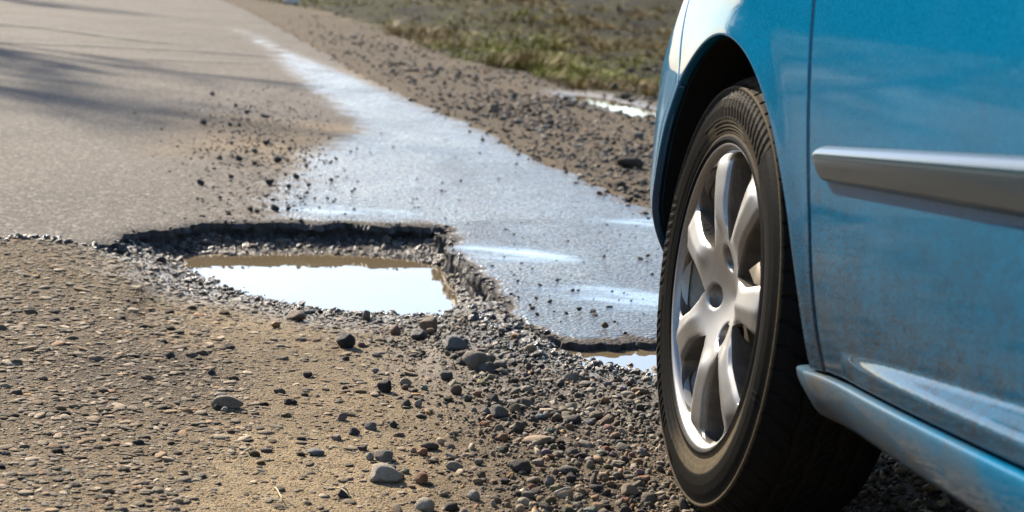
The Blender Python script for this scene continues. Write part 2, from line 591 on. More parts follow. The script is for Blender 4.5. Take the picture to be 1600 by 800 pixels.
gx = axis(-500, -1.5, 1.3, 500, .011, 1.032)
gy = axis(-120, 2.1, 5.3, 700, .011, 1.024)
GX, GY = np.meshgrid(gx, gy, indexing='ij')
fx, fy = GX.ravel(), GY.ravel()
gz, gi = ground_h(fx, fy)
ground = grid_mesh('ground', np.stack([fx, fy, gz], -1), len(gx), len(gy), MAT['ground'])
tag(ground, 'eroded sandy gravel ground with grassy verge and field', kind='structure')
pxy, dep = to_px(np.stack([fx, fy, gz], -1))
front = dep > .5
U = np.where(front, pxy[:, 0], 0); Vv = np.where(front, pxy[:, 1], 900)
puddle = np.minimum(gi['w1'], gi['w2'])
wetg = np.maximum(sstep(.42, .04, puddle + .12 * fbm(fx * 5, fy * 5, 3, 61)), sstep(.25, 0, gi['w3']))
wetg = np.maximum(wetg, .35 * sstep(.75, .3, puddle) * sstep(500, 700, U))
vegm = np.maximum(sstep(.15, -.25, gi['veg'] + .25 * fbm(fx * 1.5, fy * 1.5, 3, 63)), sstep(0, .4, gi['left']))
sandm = np.clip(.62 + .5 * fbm(fx * 1.6, fy * 1.6, 4, 65) - .35 * sstep(330, 200, U + 160 * fbm(fx * 2, fy * 2, 2, 12)) - .55 * sstep(560, 820, U + 120 * fbm(fx * 2, fy * 2, 2, 8)) * sstep(900, 860, Vv) + .05 * sstep(560, 640, Vv) * sstep(250, 420, U) * sstep(640, 560, U), 0, 1)
shoulder = gi['isr'] & (gi['rd'] > -.1) & (gi['veg'] > 0) & (fy > 5.2)
sandm = np.where(shoulder, .12 * vnoise(fx * 2, fy * 2, 5), sandm)
float_attr(ground, 'wet', wetg)
float_attr(ground, 'veg', vegm)
float_attr(ground, 'sand', sandm)
float_attr(ground, 'field', sstep(2.5, 6, -gi['veg']))
float_attr(ground, 'loose', sstep(400, 650, U))


def gh(x, y):
    x = np.atleast_1d(np.asarray(x, float)); y = np.atleast_1d(np.asarray(y, float))
    return ground_h(x, y)[0]


# ---- asphalt slab with its broken edge
def jag(poly, amp, seed):
    p = np.asarray(poly)
    t = np.gradient(p, axis=0)
    n = np.stack([-t[:, 1], t[:, 0]], -1) / (np.linalg.norm(t, axis=1)[:, None] + 1e-9)
    s = np.r_[0, np.cumsum(np.linalg.norm(np.diff(p, axis=0), axis=1))]
    a = fbm(s * 9, s * 0 + seed, 2, seed) * 1.2 + fbm(s * 40, s * 0 + 3.3 + seed, 3, seed + 1) * .8
    return p + n * (a * amp)[:, None]


edge_d = jag(densify(EDGE, .007, False), .021, 71)
right_d = jag(densify(np.vstack([RIGHT, RIGHT[-1] + ROAD_DIR * 10]), .12, False), .05, 73)
bound = list(edge_d) + list(right_d[1:]) + [tuple(p) for p in densify(np.array([right_d[-1], far_r]), 6, False)[1:]] + \
    [tuple(p) for p in densify(np.array([far_l2, near_l]), 6, False)]
bound = np.array([tuple(p) for p in bound])
ii = []
for u in np.arange(-420, 1500, 9.0):
    for v in np.arange(-40, 560, 7.0):
        ii.append((u + random.uniform(-3, 3), v + random.uniform(-2.4, 2.4)))
ip = gp(np.array(ii), Z_ROAD)
ip = ip[(ip[:, 1] > 0) & (ip[:, 1] < 80)]
coarse = np.array([(x + random.uniform(-.2, .2), y + random.uniform(-.2, .2)) for x in np.arange(-30, 6, 1.1) for y in np.arange(3, 160, 2.2)])
ip = np.vstack([ip, coarse])
bd = seg_dist(ip, bound[::3])
ip = ip[inside(ip, bound) & (bd > .012)]
allv = [Vector(p) for p in np.vstack([bound, ip])]
res = delaunay_2d_cdt(allv, [], [list(range(len(bound)))], 1, 1e-6)
rv = np.array([(v.x, v.y) for v in res[0]]); rf = [f for f in res[2]]
ed = seg_dist(rv, edge_d[::2], False)
rz = Z_ROAD + .0045 * fbm(rv[:, 0] * .8, rv[:, 1] * .8, 3, 81) + .002 * fbm(rv[:, 0] * 4, rv[:, 1] * 4, 2, 83) - .006 * sstep(.03, 0, ed) * (.4 + vnoise(rv[:, 0] * 60, rv[:, 1] * 60, 5))
# the asphalt sags into the standing films of water
filmv = np.zeros(len(rv))
for k, fp in enumerate(FILM):
    filmv = np.maximum(filmv, sstep(.10, -.06, sdf(rv, fp)) * (1, 1, .9, .6)[k])
wetv = (.5 + np.clip(-sdf(rv, WETPOLY) * 1.3, -.5, .5)) * sstep(.0, .025, ed)
tanv = sstep(.35, -.2, sdf(rv, TANPOLY)) * .9
tanv = np.maximum(tanv, sstep(.35, .0, seg_dist(rv, right_d[:80], False)) * .75 * sstep(8, 11, rv[:, 1]))
verts3 = np.column_stack([rv, rz])
bm = bmesh.new()
bvs = [bm.verts.new(v) for v in verts3]
for f in rf:
    try:
        bm.faces.new([bvs[i] for i in f])
    except ValueError:
        pass
bm.normal_update()
for f in bm.faces:
    if f.normal.z < 0:
        f.normal_flip()
be = [e for e in bm.edges if len(e.link_faces) == 1]
for e in be: e.smooth = False
nb = {}
rings = []
prev = {v: v for e in be for v in e.verts}
lay = {}
for depth, push in ((.014, .004), (.032, -.003), (.055, .004), (.10, .012)):
    cur = {}
    for v0 in list(prev.keys()):
        x, y, z = v0.co
        jx = push + .016 * float(fbm(np.array([x * 48 + depth * 190]), np.array([y * 48 - depth * 77]), 3, 91 + int(depth * 1000))[0])
        lay.setdefault(v0, None)
        cur[v0] = (depth, jx)
    rings.append(cur)
# outward direction per boundary vertex
outw = {}
for e in be:
    f = e.link_faces[0]
    c = f.calc_center_median()
    m = (e.verts[0].co + e.verts[1].co) / 2
    t = (e.verts[1].co - e.verts[0].co).normalized()
    n = Vector((-t.y, t.x, 0))
    if n.dot(m - c) < 0:
        n = -n
    for v in e.verts:
        outw[v] = outw.get(v, Vector((0, 0, 0))) + n
top_ring = {v: v for v in outw}
skirt = []
pr = top_ring
for cur in rings:
    nx = {}
    for v0 in outw:
        depth, jx = cur[v0]
        o_ = outw[v0].normalized() * jx
        nx[v0] = bm.verts.new((v0.co.x + o_.x, v0.co.y + o_.y, v0.co.z - depth * (.75 + .5 * random.random())))
    for e in be:
        a, b = e.verts
        try:
            f = bm.faces.new((pr[a], pr[b], nx[b], nx[a]))
            f.material_index = 1
            skirt.append(f)
        except ValueError:
            pass
    pr = nx
bmesh.ops.recalc_face_normals(bm, faces=skirt)
bm.verts.index_update()
nv0 = len(verts3)
me = bpy.data.meshes.new('road')
bm.to_mesh(me); bm.free()
me.materials.append(MAT['road']); me.materials.append(MAT['edge'])
road = bpy.data.objects.new('road', me); COL.objects.link(road)
tag(road, 'worn grey asphalt road with a broken edge and wet strip', kind='structure')
nn = len(me.vertices)
pad = lambda a: np.r_[a, np.zeros(nn - len(a))]
float_attr(road, 'wet', pad(wetv)); float_attr(road, 'film', pad(filmv)); float_attr(road, 'tan', pad(tanv)); float_attr(road, 'rim', pad(.85 * sstep(.03, .006, ed)))
me.polygons.foreach_set('use_smooth', [p.material_index == 0 for p in me.polygons])


def ribbon(name, pxl, w, mat, parent, seed):
    p = jag(densify(smooth_poly(gp(pxl, Z_ROAD), 1), .05, False), .018, seed)
    t = np.gradient(p, axis=0); n = np.stack([-t[:, 1], t[:, 0]], -1) / np.linalg.norm(t, axis=1)[:, None]
    s = np.arange(len(p)) * .05
    ww = w * (.35 + .9 * vnoise(s * 6, s * 0, seed)) * np.minimum(1, np.minimum(np.arange(len(p)), np.arange(len(p))[::-1]) / 4 + .1)
    V = np.vstack([np.column_stack([p + n * ww[:, None] / 2, np.full(len(p), Z_ROAD + .0075)]), np.column_stack([p - n * ww[:, None] / 2, np.full(len(p), Z_ROAD + .0075)])])
    m = len(p)
    return mesh_obj(name, V, [(i, i + 1, m + i + 1, m + i) for i in range(m - 1)], mat, parent)


ribbon('crack', [(-200, 62), (0, 67), (150, 73), (300, 80), (380, 86), (428, 90)], .10, MAT['seal'], road, 5)
ribbon('crack', [(190, 90), (270, 95), (340, 98), (415, 100)], .06, MAT['seal'], road, 6)
ribbon('crack', [(-200, 30), (0, 38), (90, 46), (180, 60), (290, 70)], .08, MAT['seal'], road, 7)
ribbon('crack', [(694, 351), (740, 349), (800, 347), (860, 348), (915, 346)], .013, MAT['edge'], road, 8)
ribbon('crack', [(705, 374), (735, 370), (765, 373)], .010, MAT['edge'], road, 9)


# ---- water
def water(name, poly, z, grow, label):
    c = poly.mean(0)
    t = np.roll(poly, -1, 0) - np.roll(poly, 1, 0)
    n = np.stack([t[:, 1], -t[:, 0]], -1) / np.linalg.norm(t, axis=1)[:, None]
    if ((poly - c) * n).sum() < 0: n = -n
    q = poly + n * grow
    V = [(c[0], c[1], z)] + [(a, b, z) for a, b in q]
    m = len(q)
    F = [(0, i + 1, (i + 1) % m + 1) for i in range(m)]
    area = sum((q[i][0] * q[(i + 1) % m][1] - q[(i + 1) % m][0] * q[i][1]) for i in range(m))
    if area < 0: F = [f[::-1] for f in F]
    o = mesh_obj(name, V, F, MAT['water'], None, False)
    return tag(o, label, kind='structure')


water('water', WATER1, Z_W1, .12, 'muddy rainwater filling the large pothole')
water('water', WATER2, Z_W2, .09, 'shallow puddle under the asphalt lip beside the front tyre')
water('water', WATER3, Z_W3, .2, 'thin puddle on the dirt shoulder by the grass')


# ================================================================== STONES AND GRAVEL
def rock_mesh(name, seed, sub=3, cuts=9, flat=.6, rough=.06, elong=1.25):
    rng = np.random.default_rng(seed)
    bm = bmesh.new()
    bmesh.ops.create_icosphere(bm, subdivisions=sub, radius=1.0)
    V = np.array([v.co[:] for v in bm.verts])
    for _ in range(cuts):
        n = rng.normal(size=3); n /= np.linalg.norm(n)
        dd = rng.uniform(.55, .9)
        k = V @ n - dd
        V = V - np.outer(np.clip(k, 0, None) * .93, n)
    ph = rng.uniform(0, 6, 9)
    q = V * 2.2
    nz = np.sin(q[:, 0] * 1.7 + ph[0] + np.sin(q[:, 1] * 1.3 + ph[1])) + np.sin(q[:, 1] * 2.1 + ph[2] + np.sin(q[:, 2] * 1.9 + ph[3])) + np.sin(q[:, 2] * 2.6 + ph[4] + q[:, 0])
    V = V * (1 + rough * nz / 2)[:, None]
    V += rng.normal(size=V.shape) * .012
    V *= np.array([elong, 1.0, flat])
    V -= (V.max(0) + V.min(0)) / 2
    V /= np.abs(V[:, 0]).max() * 2          # unit width
    for v, c in zip(bm.verts, V): v.co = c
    me = bpy.data.meshes.new(name)
    bm.to_mesh(me); bm.free()
    me.shade_smooth()
    return me


def scatter(name, pts, rot, scl, idx, tint, wetness, sources, mat, label):
    """one mass of uncountable pieces: points carrying instanced pebbles"""
    me = bpy.data.meshes.new(name)
    me.vertices.add(len(pts))
    me.vertices.foreach_set('co', np.asarray(pts, np.float32).ravel())
    for nm, typ, key, val in (('rot', 'FLOAT_VECTOR', 'vector', rot), ('scl', 'FLOAT_VECTOR', 'vector', scl), ('idx', 'INT', 'value', idx),
                              ('tint', 'FLOAT_COLOR', 'color', np.column_stack([tint, np.ones(len(tint))])), ('wetness', 'FLOAT', 'value', wetness)):
        a = me.attributes.new(nm, typ, 'POINT')
        a.data.foreach_set(key, np.asarray(val, np.int32 if typ == 'INT' else np.float32).ravel())
    o = bpy.data.objects.new(name, me); COL.objects.link(o)
    col = bpy.data.collections.new(name + '_shapes')
    for k, sm in enumerate(sources):
        if not sm.materials: sm.materials.append(mat)
        so = bpy.data.objects.new('%s_shape_%02d' % (name, k), sm)
        col.objects.link(so)
    ng = bpy.data.node_groups.new(name + '_scatter', 'GeometryNodeTree')
    ng.interface.new_socket('Geometry', in_out='INPUT', socket_type='NodeSocketGeometry')
    ng.interface.new_socket('Geometry', in_out='OUTPUT', socket_type='NodeSocketGeometry')
    n, l = ng.nodes, ng.links
    gi_ = n.new('NodeGroupInput'); go_ = n.new('NodeGroupOutput')
    ip_ = n.new('GeometryNodeInstanceOnPoints'); ci = n.new('GeometryNodeCollectionInfo')
    ci.inputs['Collection'].default_value = col
    ci.inputs['Separate Children'].default_value = True
    ci.inputs['Reset Children'].default_value = True
    ip_.inputs['Pick Instance'].default_value = True

    def na(nm, typ):
        a = n.new('GeometryNodeInputNamedAttribute'); a.data_type = typ; a.inputs['Name'].default_value = nm
        return a.outputs['Attribute']
    l.new(gi_.outputs[0], ip_.inputs['Points']); l.new(ci.outputs[0], ip_.inputs['Instance'])
    l.new(na('idx', 'INT'), ip_.inputs['Instance Index'])
    l.new(na('rot', 'FLOAT_VECTOR'), ip_.inputs['Rotation'])
    l.new(na('scl', 'FLOAT_VECTOR'), ip_.inputs['Scale'])
    l.new(ip_.outputs[0], go_.inputs[0])
    md = o.modifiers.new('scatter', 'NODES'); md.node_group = ng
    return tag(o, label, kind='stuff')


PAL = np.array([(.20, .19, .18), (.29, .27, .25), (.38, .35, .31), (.14, .135, .135), (.24, .20, .165), (.33, .25, .18), (.09, .085, .085), (.46, .42, .37), (.26, .17, .12),
                (.17, .18, .19), (.40, .26, .12)])
PALW = np.array([.17, .17, .13, .13, .11, .08, .08, .05, .04, .03, .01])


def tints(n, warm=0.0):
    c = PAL[RNG.choice(len(PAL), n, p=PALW / PALW.sum())]
    c = c * RNG.uniform(.25, 1.0, (n, 1))
    return np.clip(c * (1 - warm) + c * np.array([1.2, .98, .66]) * warm, .02, .8)


peb_round = [rock_mesh('pebble_shape', 100 + k, 2, 4, RNG.uniform(.5, .75), .10, RNG.uniform(1.1, 1.6)) for k in range(8)]
peb_ang = [rock_mesh('pebble_shape', 200 + k, 2, 10, RNG.uniform(.55, .8), .08, RNG.uniform(1.0, 1.4)) for k in range(8)]
pebs = peb_round + peb_ang


def gravel_zone(n, smin, smax, dens, power=2.2):
    """returns world points kept by the density function, with sizes"""
    x = RNG.uniform(-2.9, 1.9, n); y = 1.7 + 3.5 * RNG.uniform(0, 1, n) ** 1.15
    z, inf = ground_h(x, y)
    P3 = np.stack([x, y, z], -1)
    uv, dp = to_px(P3)
    rd = inf['rd']
    pud = np.minimum(inf['w1'], inf['w2'])
    ok = (rd > -.012) & (uv[:, 0] > -420 - 700 * RNG.uniform(0, 1, n) ** 2) & (uv[:, 0] < 2000) & (uv[:, 1] < 960 + 300 * RNG.uniform(0, 1, n) ** 2) & (pud > -.05)
    lo = np.clip(dens(uv[:, 0], uv[:, 1], pud, x, y), 0, 1)
    ok &= RNG.uniform(0, 1, n) < lo
    s = smin + (smax - smin) * RNG.uniform(0, 1, n) ** power
    return P3[ok], s[ok], uv[ok], pud[ok]


def dens(u, v, pud, x, y):
    nz = fbm(x * 2.2, y * 2.2, 3, 101)
    loose = sstep(560, 800, u + 130 * nz + .30 * (600 - v))
    nearp = sstep(.55, .05, pud)
    leftp = sstep(430, 290, u + 120 * nz) * .95
    sandy = sstep(.2, -.2, nz) * .16 + .16
    d_ = np.maximum.reduce([loose * .95, nearp, leftp, sandy])
    return d_


gpts, gs, guv, gpud = [], [], [], []
for n, a, b, pw in ((112000, .0028, .0060, 1.2), (76000, .005, .0115, 1.6), (10600, .011, .025, 2.0), (20000, .008, .018, 1.6)):
    A = gravel_zone(n, a, b, (lambda *q: dens(*q) + .34) if b < .0065 else ((lambda *q: dens(*q) + .05) if b < .02 else dens), pw)
    gpts.append(A[0]); gs.append(A[1]); guv.append(A[2]); gpud.append(A[3])
gpts, gs, guv, gpud = np.vstack(gpts), np.concatenate(gs), np.vstack(guv), np.concatenate(gpud)
nz = fbm(gpts[:, 0] * 2.2, gpts[:, 1] * 2.2, 3, 101)
loose = sstep(500, 740, guv[:, 0] + 130 * nz + .25 * (600 - guv[:, 1]))
loose = np.maximum(loose, sstep(.30, .05, gpud) * .8)
n = len(gpts)
flat = .55 + .45 * loose * RNG.uniform(.5, 1.3, n)
gsc = np.stack([gs * RNG.uniform(.9, 1.35, n), gs * RNG.uniform(.8, 1.1, n), gs * flat], -1)
tilt = (.10 + .5 * loose)
grot = np.stack([RNG.normal(0, 1, n) * tilt, RNG.normal(0, 1, n) * tilt, RNG.uniform(0, 6.28, n)], -1)
gpts = gpts.copy()
gpts[:, 2] += gs * (.06 + .14 * loose * RNG.uniform(.2, 1.3, n))
gt = tints(n, .6)
gt = gt * (1 - .18 * (1 - loose)[:, None]) + .18 * (1 - loose)[:, None] * np.array([.22, .155, .082])
gw = np.maximum(sstep(.34, .02, gpud) * RNG.uniform(.5, 1.0, n), .45 * sstep(.9, .4, gpud) * loose * RNG.uniform(0, 1, n))
gidx = np.where(RNG.uniform(0, 1, n) < .35, RNG.integers(0, 8, n), RNG.integers(8, 16, n))
scatter('gravel', gpts, grot, gsc, gidx, gt, gw, pebs, MAT['pebble'], 'small mixed pebbles and grit strewn over the sandy ground')

# crumbs of broken asphalt and dark aggregate along the broken edge
k = 9000
sidx = RNG.integers(40, len(edge_d) - 40, k)
off = np.abs(RNG.normal(0, .038, k)) - .012
te = np.gradient(edge_d, axis=0)[sidx]; ne = np.stack([te[:, 1], -te[:, 0]], -1) / np.linalg.norm(te, axis=1)[:, None]
ep = edge_d[sidx] + ne * off[:, None]
on = inside(ep, bound)
ez, einf = ground_h(ep[:, 0], ep[:, 1])
eu = to_px(np.column_stack([ep, ez]))[0]
right_side = sstep(640, 720, eu[:, 0])
keep = (np.where(on, RNG.uniform(0, 1, k) < .16 * (.3 + right_side), RNG.uniform(0, 1, k) < .25 + .75 * right_side)) & (np.minimum(einf['w1'], einf['w2']) > -.01)
es = .005 + .020 * RNG.uniform(0, 1, k) ** 2.0
es = np.where(on, es * .6, es)
ezz = np.where(on, Z_ROAD, ez) + es * .1
et = tints(k) * (.45 + .5 * RNG.uniform(0, 1, (k, 1)))
scatter('asphalt_crumbs', np.column_stack([ep, ezz])[keep], np.stack([RNG.normal(0, .5, k), RNG.normal(0, .5, k), RNG.uniform(0, 6, k)], -1)[keep],
        np.stack([es * 1.1, es, es * .9], -1)[keep], RNG.integers(8, 16, k)[keep], et[keep], (.35 + .6 * RNG.uniform(0, 1, k))[keep], pebs, MAT['pebble'],
        'dark crumbs and aggregate broken from the asphalt edge')

# dark grit spread over the road surface around the lumps
k = 2600
cu = np.where(RNG.uniform(0, 1, k) < .8, RNG.normal(405, 62, k), RNG.uniform(300, 1020, k))
cv = np.where(cu < 520, RNG.normal(232, 62, k), RNG.uniform(200, 520, k))
cp = gp(np.stack([cu, cv], -1), Z_ROAD)
ok = inside(cp, bound) & (cv > 120)
cs = .004 + .012 * RNG.uniform(0, 1, k) ** 2.5
scatter('road_grit', np.column_stack([cp, np.full(k, Z_ROAD + .001)])[ok], np.stack([RNG.normal(0, .4, k), RNG.normal(0, .4, k), RNG.uniform(0, 6, k)], -1)[ok],
        np.stack([cs, cs, cs * .8], -1)[ok], RNG.integers(8, 16, k)[ok], (tints(k) * .35)[ok], np.full(k, .1)[ok], pebs, MAT['pebble'], 'dark grit scattered over the asphalt')

# clods and stones covering the dirt shoulder
k = 64000
su = RNG.uniform(380, 1800, k); sv = 20 + 420 * RNG.uniform(0, 1, k) ** .8
sp_ = gp(np.stack([su, sv], -1), .01)
sz_, sinf = ground_h(sp_[:, 0], sp_[:, 1])
ok = (sinf['rd'] > -.10 * RNG.uniform(0, 1, k) ** 2) & sinf['isr'] & (sinf['veg'] > -.5) & (sinf['w3'] > .03) & (sp_[:, 1] < 40) & (sp_[:, 1] > 4.2)
clump = sstep(-.35, .35, fbm(sp_[:, 0] * 1.6, sp_[:, 1] * .9, 3, 111)) * sstep(.0, .5, sinf['rd'])
ok &= RNG.uniform(0, 1, k) < .45 + .55 * clump
ss = (.007 + .028 * RNG.uniform(0, 1, k) ** 3.0) * (.8 + .5 * clump)
st = tints(k, .4) * (.4 + .8 * RNG.uniform(0, 1, (k, 1)))
scatter('shoulder_rubble', np.column_stack([sp_, np.maximum(sz_, np.where(sinf['rd'] < 0, Z_ROAD, -1)) + ss * .15])[ok],
        np.stack([RNG.normal(0, .5, k), RNG.normal(0, .5, k), RNG.uniform(0, 6, k)], -1)[ok], np.stack([ss * 1.1, ss, ss * 1.0], -1)[ok],
        RNG.integers(8, 16, k)[ok], st[ok], np.zeros(k)[ok], pebs, MAT['pebble'], 'dark earthy clods and rubble covering the road shoulder')

# ---- single stones
STONE_ANG = [rock_mesh('stone', 300 + k, 3, 11, f, .05, e) for k, (f, e) in enumerate([(.55, 1.5), (.7, 1.2), (.85, 1.0), (.45, 1.7), (.65, 1.3), (.8, 1.15), (.5, 1.4), (.9, 1.0)])]
STONE_RND = [rock_mesh('stone', 400 + k, 3, 3, f, .08, e) for k, (f, e) in enumerate([(.6, 1.4), (.75, 1.15), (.45, 1.6), (.7, 1.3), (.85, 1.1), (.4, 1.5)])]
for m_ in STONE_ANG + STONE_RND:
    m_.materials.append(MAT['stone'])
stone_xy = []


def put_stone(u, v, w, h, col, label, group=None, mesh=None, wet=0.0, z=None, name='stone', cat='stone', yaw=None, mat=None, sink=.16, rng=random):
    """u,v: foot of the stone in the photograph; w,h its size there"""
    zz = 0.0
    for _ in range(4):
        p = gp([(u, v)], zz if z is None else z)[0]
        zz = float(gh(p[0], p[1])[0]) if z is None else z
    dist = math.hypot(p[0], p[1])
    sc = dist / FPX
    W, H = w * sc, h * sc
    mesh = mesh or rng.choice(STONE_ANG + STONE_RND)
    zs = [q.co.z for q in mesh.vertices]; ys = [q.co.y for q in mesh.vertices]
    hz = max(zs) - min(zs)
    o = bpy.data.objects.new(name, mesh)
    COL.objects.link(o)
    fz = H / hz / (1 - sink)
    o.scale = (W, W * rng.uniform(.8, 1.1), fz)
    o.rotation_euler = (rng.uniform(-.1, .1), rng.uniform(-.1, .1), rng.uniform(-.5, .5) if yaw is None else yaw)
    o.location = (p[0], p[1] + W * .3, zz + H * .5 - H * sink * .5)
    o.color = (*(q * k_ for q, k_ in zip(col, (.64, .60, .54))), wet)
    stone_xy.append((u, v))
    return tag(o, label, cat, group)


